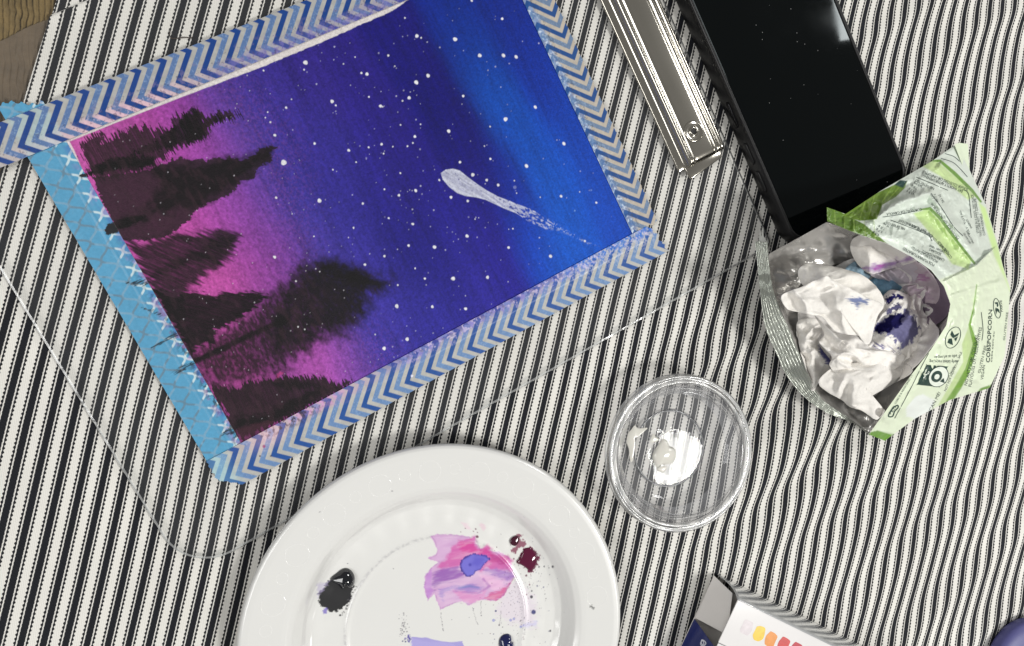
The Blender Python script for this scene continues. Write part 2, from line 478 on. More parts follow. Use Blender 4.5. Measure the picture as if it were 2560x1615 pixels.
# brown crinkled cover under the cloth, seen past its edge
def build_cover():
    m = plain('brown_crinkled_fabric', (118, 98, 56), rough=0.7, var=0.25, vscale=220, bump=0.5, bscale=900)
    G = np.zeros((260, 260, 3))
    xs = np.linspace(-0.27, -0.13, 260); ys = np.linspace(0.17, 0.03, 260)
    X, Y = np.meshgrid(xs, ys)
    ph = X / 0.00205 + 0.9 * fbm(X / 0.012, Y / 0.006, 4, 3)
    Z = -0.0034 + 0.0008 * np.sin(2 * math.pi * ph) * (0.6 + 0.8 * fbm(X / 0.004, Y / 0.006, 6, 2))
    o = grid_obj('table_cover', np.stack([X, Y, Z], -1), m, flip=True)
    o['kind'] = 'structure'
    # the rest of the table top that carries the cloth
    G2 = np.array([[[-1.0, 0.8, -0.006], [1.0, 0.8, -0.006]], [[-1.0, -0.8, -0.006], [1.0, -0.8, -0.006]]])
    t = grid_obj('table_top', G2, plain('dark_wood', (70, 52, 38), rough=0.5, var=0.3, vscale=12), flip=True)
    t['kind'] = 'structure'
    # thin brown sheet lying over the lower part
    a = P(-60, 120, -0.002); b = P(60, 66, -0.002); c = P(150, 40, -0.002)
    m2 = plain('thin_brown_paper', (98, 84, 66), rough=0.6, var=0.2, vscale=160, bump=0.35, bscale=500)
    ny, nx = 120, 110
    T = np.linspace(0, 1, nx)
    top = spline([P(-70, 112)[:2], P(0, 95)[:2], P(65, 62)[:2], P(122, 42)[:2], P(190, 30)[:2]], nx, False)
    G = np.zeros((ny, nx, 3))
    for j in range(ny):
        G[j, :, :2] = top + np.array([-0.02, -0.075]) * (j / (ny - 1))
    X, Y = G[..., 0], G[..., 1]
    ph = X / 0.00225 + 1.4 * fbm(X / 0.010, Y / 0.012, 9, 3)
    fade = 0.35 + 0.65 * sstep(0, 0.012, top[None, :, 1] - Y)
    G[..., 2] = -0.0021 + 0.00028 * np.sin(2 * math.pi * ph) * fade + 0.0004 * (fbm(X / 0.006, Y / 0.01, 1) - 0.5)
    o2 = grid_obj('brown_paper_sheet', G, m2, flip=True)
    tag(o2, 'thin brown sheet over the crinkled brown cover beside the cloth edge', 'sheet')
build_cover()

# loose dark thread on the cloth
tp = spline([(425, 76), (424, 88), (431, 96), (447, 95), (462, 93), (478, 95), (481, 92)], 26, False)
th_z = P(tp[:, 0], tp[:, 1], 0.0006)
o = tube('loose_thread', th_z, 0.00022, plain('dark_thread', (52, 40, 34), 0.9), n=6)
tag(o, 'short curled dark thread lying on the cloth above the chevron tape', 'thread')

# ================================================================== clear clipboard
BZ0, BZ1 = 0.0006, 0.0030
def build_clipboard():
    root = empty('clipboard', tuple(UV(110, 60, BZ0)))
    tag(root, 'clear acrylic clipboard with a shiny metal clip under the painting', 'clipboard')
    inv = Matrix.Translation(-root.location)
    acr = clear('clear_acrylic', haze=0.017, refl=0.8, tint=(1, 1, 1), rough=0.02)
    edge = clear('acrylic_cut_edge', haze=0.24, hcol=(0.9, 0.92, 0.92), refl=0.9, tint=(0.70, 0.72, 0.73), rough=0.12, hbump=0.5)
    u0, u1, v0, v1 = -43.7, 262.3, -62.0, 173.6
    loop = []
    def arc(cx, cy, r, a0, a1, n):
        for a in np.linspace(a0, a1, n): loop.append((cx + r * math.cos(a), cy + r * math.sin(a)))
    pi = math.pi
    arc(u1 - 4, v1 - 4, 4, 0, pi / 2, 8)
    arc(u0 + 20, v1 - 20, 20, pi / 2, pi, 24)
    arc(u0 + 20, v0 + 20, 20, pi, 1.5 * pi, 24)
    arc(u1 - 4, v0 + 4, 4, 1.5 * pi, 2 * pi, 8)
    loop = np.array(loop); n = len(loop)
    cen = loop.mean(0)
    nrm = np.zeros_like(loop)
    for i in range(n):
        e = loop[(i + 1) % n] - loop[i - 1]; nrm[i] = np.array([e[1], -e[0]]) / np.linalg.norm(e)
    if ((loop + nrm - cen) ** 2).sum() < ((loop - cen) ** 2).sum(): nrm = -nrm
    rings = [(0.0, BZ0), (0.0, BZ1 - 0.0009), (-0.35, BZ1 - 0.0002), (-1.15, BZ1)]
    V = []
    for off, z in rings:
        V += list(UV(loop[:, 0] + nrm[:, 0] * off, loop[:, 1] + nrm[:, 1] * off, z))
    F = []; mi = []
    for k in range(3):
        for i in range(n):
            F.append((k * n + i, k * n + (i + 1) % n, (k + 1) * n + (i + 1) % n, (k + 1) * n + i)); mi.append(1)
    F.append(tuple(3 * n + i for i in range(n))); mi.append(0)
    o = mesh_from('board', V, F, parent=root, smooth=False, mats=[acr, edge], midx=mi)
    o.matrix_parent_inverse = inv
    # ---- metal clip
    chrome = plain('polished_chrome', (192, 188, 178), rough=0.16, metal=1.0, var=0.04, vscale=60)
    prof = [(231.2, 0.1), (231.6, 0.8), (232.6, 1.0), (234.2, 1.2), (235.2, 1.9), (235.9, 3.4), (236.7, 4.6), (237.6, 4.9), (238.3, 4.6), (238.8, 4.7), (239.5, 5.2), (240.4, 5.35), (242.0, 5.4), (245.5, 5.45), (249.0, 5.4), (250.2, 5.3), (250.8, 5.0), (251.2, 5.05),
            (252.0, 5.6), (252.8, 5.7), (253.5, 5.2), (253.9, 4.7), (254.3, 4.75), (255.1, 5.25), (256.0, 5.2), (256.8, 4.5), (257.5, 3.2), (257.9, 1.8), (258.0, 1.0)]
    prof = np.array(prof); prof = spline(prof, 150, False)
    ve = 119.3; vs = -8.0
    rows = [vs, 0, 40, 80, 100, 112, 116, 117.6, 118.6, 119.2, 119.5]
    drop = [0, 0, 0, 0, 0, 0, 0, 0.15, 0.6, 1.3, 2.0]
    G = np.zeros((len(rows), len(prof), 3))
    for j, (v, dr) in enumerate(zip(rows, drop)):
        zz = np.maximum(prof[:, 1] - dr * np.clip(prof[:, 1] / 5.0, 0, 1), 0.05)
        G[j] = UV(prof[:, 0], np.full(len(prof), v), BZ1 + zz * MM)
    o = grid_obj('metal_clip', G, chrome, root); o.matrix_parent_inverse = inv
    clip = o
    # lower jaw lip that shows past the end of the clip
    bm = bmesh.new()
    A = [UV(234.0, 118.5, BZ1 + 0.0004), UV(255.5, 118.5, BZ1 + 0.0004), UV(255.0, 122.6, BZ1 + 0.0006), UV(235.0, 125.4, BZ1 + 0.0006)]
    vs1 = [bm.verts.new(p) for p in A]; vs2 = [bm.verts.new(p + np.array([0, 0, 0.0016])) for p in A]
    bm.faces.new(vs1[::-1]); bm.faces.new(vs2)
    for i in range(4): bm.faces.new((vs1[i], vs1[(i + 1) % 4], vs2[(i + 1) % 4], vs2[i]))
    o = bm_obj('clip_lip', bm, chrome, clip, bevel=0.0007, seg=3)
    # eyelet with its hole
    c = UV(244.3, 105.3, BZ1 + 0.00555)
    ring = [(1.45, -0.3), (1.5, 0.3), (1.85, 0.55), (2.2, 0.35), (2.4, 0.0), (3.0, -0.03), (3.9, 0.08), (4.5, 0.30), (5.0, 0.12), (5.2, -0.4)]
    o = lathe('eyelet', [(r * MM, c[2] + z * MM) for r, z in spline(ring, 24, False)], c[0], c[1], chrome, clip, n=40)
    o = lathe('eyelet_hole', [(0.0, c[2] - 0.00005), (0.0006, c[2] - 0.00005), (0.0012, c[2] + 0.00005), (0.00148, c[2] + 0.00008)], c[0], c[1],
              plain('eyelet_dark', (14, 13, 12), 0.5), clip, n=32)
    return root
clipboard = build_clipboard()

# ================================================================== painting
PAP_Z = 0.00325
def build_painting():
    u = np.arange(-5.5, 202.0, 0.27); v = np.arange(-5.5, 141.0, 0.27)
    Ug, Vg = np.meshgrid(u, v)
    G = UV(Ug, Vg, PAP_Z)
    X, Y = proj(G)
    vis = (X > -30) & (X < 2590) & (Y > -30) & (Y < 1640)
    S = 1.06312
    # washes of colour: anchors (photo position, colour) blended along the painting
    anc = [(190, 360, (196, 92, 168)), (300, 300, (182, 82, 164)), (340, 280, (176, 72, 160)), (420, 250, (146, 62, 154)), (500, 215, (104, 56, 150)), (560, 215, (76, 52, 150)),
           (650, 190, (52, 40, 138)), (760, 170, (48, 34, 132)), (880, 190, (40, 28, 128)), (700, 330, (58, 46, 148)), (820, 380, (48, 40, 142)), (960, 300, (36, 26, 128)),
           (1000, 120, (24, 20, 122)), (1080, 260, (16, 14, 112)), (1150, 330, (18, 16, 114)), (1130, 60, (10, 34, 134)), (1180, 120, (6, 56, 152)), (1240, 240, (6, 70, 168)), (1180, 20, (8, 40, 140)), (1260, 60, (10, 38, 136)),
           (1300, 330, (8, 74, 180)), (1340, 200, (8, 48, 160)), (1400, 420, (10, 78, 188)), (1500, 500, (14, 70, 182)), (1440, 330, (8, 62, 172)), (1380, 520, (12, 86, 196)), (1440, 600, (14, 84, 196)),
           (1290, 470, (16, 30, 140)), (1200, 480, (24, 20, 122)), (1230, 620, (36, 30, 146)), (1330, 590, (14, 60, 180)), (1400, 640, (14, 88, 200)),
           (240, 480, (186, 78, 160)), (480, 330, (150, 66, 160)), (560, 330, (112, 66, 160)), (620, 330, (72, 58, 156)), (470, 400, (170, 72, 165)), (560, 440, (128, 66, 162)),
           (440, 560, (190, 78, 160)), (520, 560, (168, 70, 164)), (560, 500, (158, 74, 170)), (620, 520, (120, 64, 164)), (660, 480, (84, 58, 156)), (740, 480, (54, 48, 146)), (860, 480, (46, 40, 142)), (960, 440, (40, 32, 136)), (1050, 440, (30, 22, 122)),
           (500, 720, (196, 82, 166)), (560, 700, (196, 84, 168)), (620, 640, (176, 76, 168)), (680, 620, (140, 66, 160)), (720, 660, (110, 62, 160)), (780, 620, (70, 56, 152)), (880, 600, (50, 44, 148)), (980, 560, (40, 34, 140)), (1020, 620, (24, 22, 118)), (1130, 560, (34, 30, 140)),
           (700, 760, (120, 60, 150)), (900, 700, (62, 52, 156)), (1000, 740, (52, 46, 154)), (1080, 780, (44, 40, 150)), (1180, 700, (44, 38, 150)), (1120, 640, (30, 26, 128)),
           (540, 880, (150, 60, 130)), (640, 860, (140, 62, 140)), (760, 880, (150, 70, 156)), (830, 900, (186, 86, 176)), (800, 920, (190, 84, 176)), (860, 860, (100, 66, 166)), (920, 820, (64, 54, 158)), (980, 860, (54, 48, 156)), (900, 940, (62, 52, 156)), (1080, 860, (46, 42, 150)), (620, 960, (176, 72, 150)), (560, 1000, (150, 60, 130)), (640, 1050, (130, 56, 120)), (860, 940, (130, 76, 176))]
    uu, vv = Ug / 196.0, Vg / 135.0
    warp_u = uu + 0.022 * (fbm(uu * 9, vv * 5, 3) - 0.5) + 0.012 * (fbm(uu * 60, vv * 6, 5) - 0.5)
    num = np.zeros(X.shape + (3,)); den = np.full(X.shape, 1e-9)
    for ax, ay, c in anc:
        q = P(ax, ay, PAP_Z)[:2] - ORG
        au, av = q @ E1 * 1000 / 196.0, q @ E2 * 1000 / 135.0
        w = np.exp(-((warp_u - au) / 0.045) ** 2 - ((vv - av) / 0.16) ** 2) + 1e-7 * np.exp(-((warp_u - au) / 0.2) ** 2 - ((vv - av) / 0.5) ** 2)
        num += w[..., None] * lin(c); den += w
    base = num / den[..., None]
    R = Ras(X, Y, base)
    # pigment settling and long brush streaks across the sheet
    st = fbm(uu * 190, vv * 9 + uu * 20, 8, 3) - 0.5
    st2 = fbm(uu * 42, vv * 3 + uu * 6, 12, 3) - 0.5
    gr = fbm(Ug / 0.75, Vg / 0.95, 2, 2) - 0.5
    amp = sstep(0.85, 0.2, uu)
    R.col = R.col * (1 + 0.40 * st[..., None] + 0.34 * st2[..., None] + (0.30 + 0.25 * amp)[..., None] * gr[..., None])
    # granulated edge where pink runs into the blue
    edge = np.exp(-((uu - 0.30 - 0.04 * np.sin(vv * 7)) / 0.07) ** 2)
    g2 = sstep(0.46, 0.70, fbm(Ug / 0.5, Vg / 0.7, 6, 2))
    R.mix(edge * g2 * 0.13, lin((176, 92, 176)))
    g3 = sstep(0.46, 0.70, fbm(Ug / 0.5, Vg / 0.7, 9, 2))
    R.mix(edge * g3 * 0.16, lin((48, 34, 128)))
    # ---- trees, brushed in black and thinned plum
    k = 1 / 4.1056; z1 = lambda L: [(180 + a * k, 250 + b * k) for a, b in L]
    k2 = 1 / 2.7129; z2 = lambda L: [(280 + a * k2, 560 + b * k2) for a, b in L]
    plum = (38, 24, 31); ink = (13, 11, 14); soft = (29, 19, 26)
    BR = 62     # bristle direction in the picture (degrees, y down)
    # first tree
    R.poly(z1([(70, 420), (130, 430), (210, 360), (300, 345), (340, 400), (410, 380), (480, 330), (560, 310), (640, 260), (700, 300), (770, 260), (830, 330), (900, 270), (960, 310), (1020, 290), (1030, 190), (1100, 150), (1180, 160), (1240, 100), (1300, 110), (1370, 200), (1480, 130), (1560, 110), (1640, 120), (1740, 150), (1640, 200), (1500, 220), (1400, 270), (1370, 380), (1230, 430), (1100, 480), (980, 560), (880, 640), (810, 690), (640, 740), (440, 800), (240, 820), (170, 700), (100, 560)]),
           plum, amp=13, deg=BR, lx=34, ly=2.6, w=1.4, op=0.97, seed=1, stre=0.06, sx=46, sy=2.0)
    R.poly(z1([(1150, 150), (1240, 90), (1310, 120), (1360, 200), (1430, 180), (1500, 150), (1640, 170), (1560, 210), (1440, 250), (1400, 280), (1370, 380), (1220, 440), (1100, 450), (960, 500), (840, 520), (700, 560), (560, 620), (420, 620), (300, 690), (180, 740), (150, 720), (300, 640), (420, 590), (560, 590), (640, 540), (760, 460), (880, 400), (960, 320), (1040, 270), (1080, 240)]),
           ink, amp=8, deg=BR, lx=22, ly=2.6, w=1.2, seed=2, stre=0.25)
    R.poly(z1([(60, 780), (160, 740), (260, 680), (360, 610), (480, 590), (640, 600), (780, 560), (840, 600), (830, 660), (760, 680), (560, 690), (430, 720), (240, 770), (100, 800)]), ink, amp=5, deg=BR, lx=14, ly=2.5, w=1.2, seed=3)
    # second tree
    R.poly(z1([(210, 790), (330, 780), (480, 760), (640, 740), (810, 710), (880, 670), (1010, 640), (1030, 600), (1060, 620), (1110, 570), (1140, 600), (1200, 610), (1340, 600), (1370, 630), (1500, 590), (1560, 610), (1610, 580), (1690, 600), (1740, 620), (1830, 580), (1910, 540), (1920, 500), (2000, 480), (2110, 490), (2020, 540), (2060, 580), (2040, 640), (1960, 660), (1880, 720), (1870, 810), (1730, 830), (1700, 900), (1600, 980), (1460, 1040), (1380, 1060), (1320, 1110), (1220, 1190), (1230, 1240), (1110, 1270), (1110, 1320), (950, 1400), (800, 1440), (640, 1440), (520, 1440), (440, 1300), (380, 1180), (300, 1010)]),
           (42, 28, 36), amp=4.0, deg=20, lx=7, ly=4, w=1.2, op=0.96, seed=4)
    R.poly(z1([(420, 640), (720, 640), (1000, 700), (1340, 640), (1640, 600), (1930, 530), (2080, 490), (2040, 620), (1880, 700), (1840, 800), (1640, 860), (1300, 1090), (900, 1180), (560, 1290), (330, 1330), (360, 1290), (640, 1190), (840, 1060), (900, 900), (820, 760), (640, 700)]),
           ink, amp=12, deg=-20, lx=22, ly=14, w=16, op=0.92, seed=5)
    R.poly(z1([(330, 1310), (380, 1270), (480, 1230), (640, 1190), (780, 1180), (700, 1250), (500, 1330), (350, 1360)]), ink, amp=3, w=2, seed=6)
    # third tree and the dark masses below it
    R.poly(z2([(80, 110), (180, 130), (350, 80), (470, 70), (640, 70), (800, 20), (870, 70), (840, 160), (780, 230), (700, 330), (640, 340), (560, 400), (520, 450), (520, 500), (420, 540), (360, 560), (260, 400), (160, 240)]),
           soft, amp=16, deg=25, lx=42, ly=5, w=12, op=0.97, seed=7, stre=0.08)
    R.poly(z2([(420, 90), (640, 80), (780, 70), (860, 80), (800, 190), (720, 290), (660, 250), (520, 260), (380, 320), (220, 400), (230, 370), (380, 260), (560, 180), (640, 140)]),
           ink, amp=10, deg=20, lx=34, ly=4, w=9, op=0.9, seed=8, stre=0.3)
    R.poly(z2([(260, 400), (480, 500), (480, 640), (560, 800), (560, 900), (640, 1100), (420, 720)]), (52, 32, 46), amp=12, deg=40, lx=16, ly=8, w=8, op=0.9, seed=10, stre=0.2, sx=12, sy=4)
    R.poly(z2([(540, 860), (700, 740), (900, 600), (1050, 480), (1200, 400), (1290, 300), (1400, 260), (1520, 270), (1640, 310), (1850, 400), (1740, 470), (1650, 660), (1540, 720), (1400, 760), (1330, 860), (1200, 960), (1120, 1020), (900, 1060), (700, 1100), (640, 1010)]),
           (37, 21, 31), amp=22, deg=62, lx=15, ly=10, w=26, op=0.95, seed=11, stre=0.20, sx=9, sy=4)
    R.poly(z2([(1180, 420), (1300, 270), (1480, 245), (1640, 300), (1870, 400), (1760, 470), (1690, 660), (1560, 760), (1400, 790), (1240, 860), (1080, 900), (1040, 740), (1100, 560)]),
           (18, 15, 22), amp=22, deg=40, lx=22, ly=15, w=34, op=0.95, seed=12, stre=0.12, sx=8, sy=5)
    R.poly(z2([(1380, 260), (1540, 270), (1850, 405), (1700, 420), (1500, 360)]), ink, amp=5, w=10, op=0.9, seed=13)
    R.poly(z2([(260, 420), (420, 500), (520, 460), (700, 490), (860, 460), (1000, 460), (1050, 490), (980, 560), (860, 640), (700, 720), (690, 800), (560, 830), (540, 880), (470, 760)]),
           ink, amp=9, deg=15, lx=20, ly=4, w=3, op=0.99, seed=9, stre=0.02)
    R.line(z2([(560, 930), (720, 860), (900, 770), (1080, 690), (1180, 650)]), ink, [12, 17, 16, 14, 20], op=0.93, soft=4, amp=3, seed=2)
    R.line(z2([(1130, 640), (1150, 760), (1110, 850)]), ink, [26, 20, 8], op=0.8, soft=8, amp=4, seed=4)
    R.poly(z2([(660, 1110), (820, 1110), (1000, 1060), (1200, 1030), (1400, 1040), (1540, 1080), (1640, 1050), (1560, 1130), (1400, 1210), (1200, 1310), (1000, 1400), (880, 1470), (830, 1400), (760, 1260)]),
           (31, 21, 26), amp=10, deg=66, lx=24, ly=3, w=2.5, op=0.985, seed=14, stre=0.03)
    R.poly(z2([(760, 1330), (1000, 1300), (1200, 1200), (1400, 1100), (1520, 1110), (1380, 1200), (1180, 1310), (960, 1370), (820, 1390)]), ink, amp=8, w=10, op=0.9, seed=15)
    R.poly(z2([(1080, 1080), (1300, 1060), (1420, 1100), (1200, 1120)]), ink, amp=6, deg=60, lx=14, ly=3, w=6, op=0.8, seed=1)
    R.poly(z2([(830, 1400), (980, 1350), (1120, 1330), (1010, 1410), (880, 1480)]), (66, 34, 48), amp=3, w=3, op=0.7, seed=2)
    R.poly(z2([(1110, 1040), (1140, 1000), (1160, 1010), (1130, 1040)]), (170, 60, 120), amp=2, w=1.5, op=0.8, seed=2)
    lumv = R.col.mean(-1)
    dk = sstep(0.045, 0.015, lumv)
    R.mix(dk * sstep(0.48, 0.72, rotn(X, Y, 58, 30, 11, 5)) * 0.18 * sstep(0.36, 0.22, uu), lin((84, 54, 68)))
    R.mix(dk * sstep(0.50, 0.75, rotn(X, Y, -25, 40, 16, 9)) * 0.10 * sstep(0.36, 0.22, uu), lin((70, 42, 58)))
    # ---- stars
    w1 = (238, 238, 244)
    zA = lambda a, b: (640 + a / 2.8125, a * 0 + b / 2.8125)
    big = [(348, 440, 17), (195, 1143, 20), (535, 713, 13), (212, 757, 9), (53, 496, 7), (133, 951, 11), (412, 1009, 9), (652, 1057, 11), (780, 521, 12), (741, 513, 8), (1131, 253, 12), (1161, 266, 6), (1400, 276, 16),
           (1210, 532, 14), (1127, 579, 16), (1077, 688, 12), (875, 746, 11), (890, 750, 6), (1457, 675, 9), (1355, 922, 13), (1573, 390, 14), (1731, 132, 9), (1517, 4, 9), (1117, 960, 10), (883, 1014, 9), (1755, 838, 14),
           (446, 1411, 15), (142, 1390, 9), (1123, 1340, 12), (1005, 1373, 9), (1524, 1229, 12), (1371, 1387, 10), (1489, 1413, 9), (1622, 1266, 9), (1703, 1301, 10), (1289, 1266, 8), (751, 1431, 8), (1434, 1140, 9), (1648, 1117, 8),
           (1015, 1217, 7), (704, 1140, 6), (541, 1193, 6), (792, 1036, 7), (338, 490, 6), (561, 741, 7), (930, 390, 8), (794, 681, 6), (101, 859, 7), (66, 827, 5), (82, 788, 5), (250, 698, 5), (1646, 890, 6), (1047, 126, 6), (1016, 878, 6), (1103, 1005, 6), (1065, 1028, 6), (897, 1080, 6), (903, 1331, 6), (1030, 709, 6), (962, 1031, 5), (1157, 874, 5), (1606, 1027, 5), (976, 465, 5), (697, 401, 5), (615, 449, 5)]
    for a, b, r in big:
        x, y = zA(a, b); R.dot(x, y, r / 2.8125 * 0.95, w1, ry=r / 2.8125 * random.uniform(0.72, 1.0), deg=random.uniform(20, 70), wob=0.06, soft=1.0)
    zB = lambda a, b: (640 + a / 2.8125, 540 + b / 2.8125)
    for a, b, r in [(1102, 56, 10), (933, 15, 7), (686, 83, 7), (407, 143, 5), (131, 289, 11), (766, 342, 9), (903, 282, 8), (1073, 208, 9), (1255, 218, 12), (1484, 141, 11), (1776, 222, 8), (1119, 368, 6), (1187, 440, 8), (1386, 440, 14), (1628, 431, 11), (997, 486, 6), (281, 458, 6), (990, 634, 14), (1240, 638, 10), (1474, 652, 11), (1063, 866, 12), (901, 931, 12), (296, 779, 5), (343, 797, 5), (448, 391, 4), (420, 371, 4), (838, 833, 5)]:
        x, y = zB(a, b); R.dot(x, y, r / 2.8125, w1, ry=r / 2.8125 * random.uniform(0.75, 1.0), deg=random.uniform(0, 90), wob=0.07, soft=1.0)
    zC = lambda a, b: (1280 + a / 2.8125, b / 2.8125)
    for a, b, r in [(29, 400, 13), (164, 753, 12), (365, 1010, 13), (102, 1167, 14), (346, 1379, 9), (593, 1425, 7), (-60, 390, 14)]:
        x, y = zC(a, b); R.dot(x, y, r / 2.8125, w1, ry=r / 2.8125 * 0.75, deg=50, soft=1.0)
    zD = lambda a, b: (1060 + a / 4.816, 380 + b / 4.816)
    for a, b, r in [(519, 1012, 18), (126, 1145, 20), (1524, 1255, 20), (1937, 1072, 13), (1018, 1150, 15), (1070, 923, 9), (1020, 930, 5), (615, 808, 7), (659, 792, 5), (1649, 533, 15), (2074, 610, 11), (1115, 495, 7), (1088, 345, 8), (1400, 545, 7), (1874, 480, 7)]:
        x, y = zD(a, b); R.dot(x, y, r / 4.816, w1, ry=r / 4.816 * 0.85, deg=40, soft=1.0)
    R.dot(*zD(1094, 425), 4.2, (120, 130, 190), op=0.8); R.dot(*zD(2013, 460), 2.4, (110, 140, 210), op=0.7); R.dot(*zD(1815, 707), 2.2, (120, 160, 220), op=0.7)
    # spattered small stars
    n = 430
    su = 55 + 140 * RNG.random(n); sv = 135 * RNG.random(n)
    dens = np.exp(-((su - 112) / 34) ** 2) * 0.75 + 0.22
    for i in range(n):
        if RNG.random() > dens[i]: continue
        q = UV(su[i], sv[i], PAP_Z); x, y = proj(q)
        if y < -5: continue
        r = 0.9 + 1.3 * RNG.random() ** 3
        R.dot(float(x), float(y), r, (225, 225, 245), op=0.18 + 0.45 * RNG.random(), soft=0.9)
    for i in range(110):
        q = UV(4 + 75 * RNG.random(), 132 * RNG.random(), PAP_Z); x, y = proj(q)
        R.dot(float(x), float(y), 0.9 + 0.8 * RNG.random() ** 2, (225, 220, 232), op=0.3 + 0.45 * RNG.random(), soft=0.9)
    # ---- the comet stroke
    body = [zD(*p) for p in [(200, 255), (260, 212), (350, 200), (430, 222), (520, 295), (640, 385), (760, 465), (880, 530), (1060, 600), (1240, 665), (1340, 715), (1440, 790), (1560, 850), (1480, 935), (1380, 890), (1260, 835), (1120, 745), (980, 690), (860, 630), (740, 575), (620, 545), (500, 530), (400, 495), (300, 420), (225, 330)]]
    m = (X > 1060) & (X < 1400) & (Y > 400) & (Y < 600)
    d = sdf(body, X[m], Y[m]) + 3.0 * (rotn(X[m], Y[m], 30, 16, 3, 3) - 0.5) * sstep(1200, 1300, X[m])
    along = (X[m] - 1100) / 240.0
    tex = rotn(X[m], Y[m], 33, 36, 3.2, 5)
    rim = np.exp(-(d / 4.5) ** 2)
    a = sstep(-0.8, 1.2, d) * np.clip(0.68 + 0.16 * rim + 0.6 * (tex - 0.5) - 0.10 * along, 0, 0.95)
    dry = sstep(0.30, 0.58, rotn(X[m], Y[m], 30, 7, 3, 7) + 0.25 - 0.36 * sstep(0.5, 1.05, along))
    R.mix(a * dry, lin((222, 226, 240)), m)
    tail = [zD(*p) for p in [(1480, 790), (1620, 870), (1800, 990), (1960, 1070), (2120, 1140), (1960, 1110), (1760, 1010), (1600, 950), (1460, 930)]]
    m = (X > 1350) & (X < 1520) & (Y > 530) & (Y < 640)
    d = sdf(tail, X[m], Y[m])
    R.mix(sstep(-2, 6, d) * sstep(0.5, 0.66, fbm(X[m] / 3.2, Y[m] / 3.2, 4)) * 0.55, lin((190, 205, 235)), m)
    # ---- bare paper showing at the upper edge and corner
    wv = np.interp(Ug, [-2, 0, 20, 45, 80, 105, 125, 140, 147, 160], [0.35, 0.4, 0.6, 1.1, 2.2, 2.3, 1.8, 1.5, 0.0, -1])
    wv = wv + 0.7 * (fbm(Ug / 1.6, Vg / 3, 3) - 0.5) * sstep(40, 70, Ug)
    R.mix(sstep(0.18, -0.18, Vg - wv), lin((226, 220, 218)))
    R.mix(sstep(0.2, -0.2, Ug - np.interp(Vg, [0, 4, 8, 12], [0.9, 0.8, 0.3, -0.2])), lin((228, 218, 222)))
    mat = painted('watercolour_paper', rough=0.62, spec=0.25, grain=0.17, gscale=1100, bump=0.5, bscale=1700)
    Z = G[..., 2] + 0.00006 * (fbm(Ug / 1.2, Vg / 1.2, 4, 2) - 0.5)
    G = np.stack([G[..., 0], G[..., 1], Z], -1)
    o = grid_obj('painting', G, mat, col=np.clip(R.col * 0.86, 0.0, 1), keep=vis, flip=True)
    return tag(o, 'watercolour night sky with white stars, comet and black pines on pink', 'painting')
painting = build_painting()

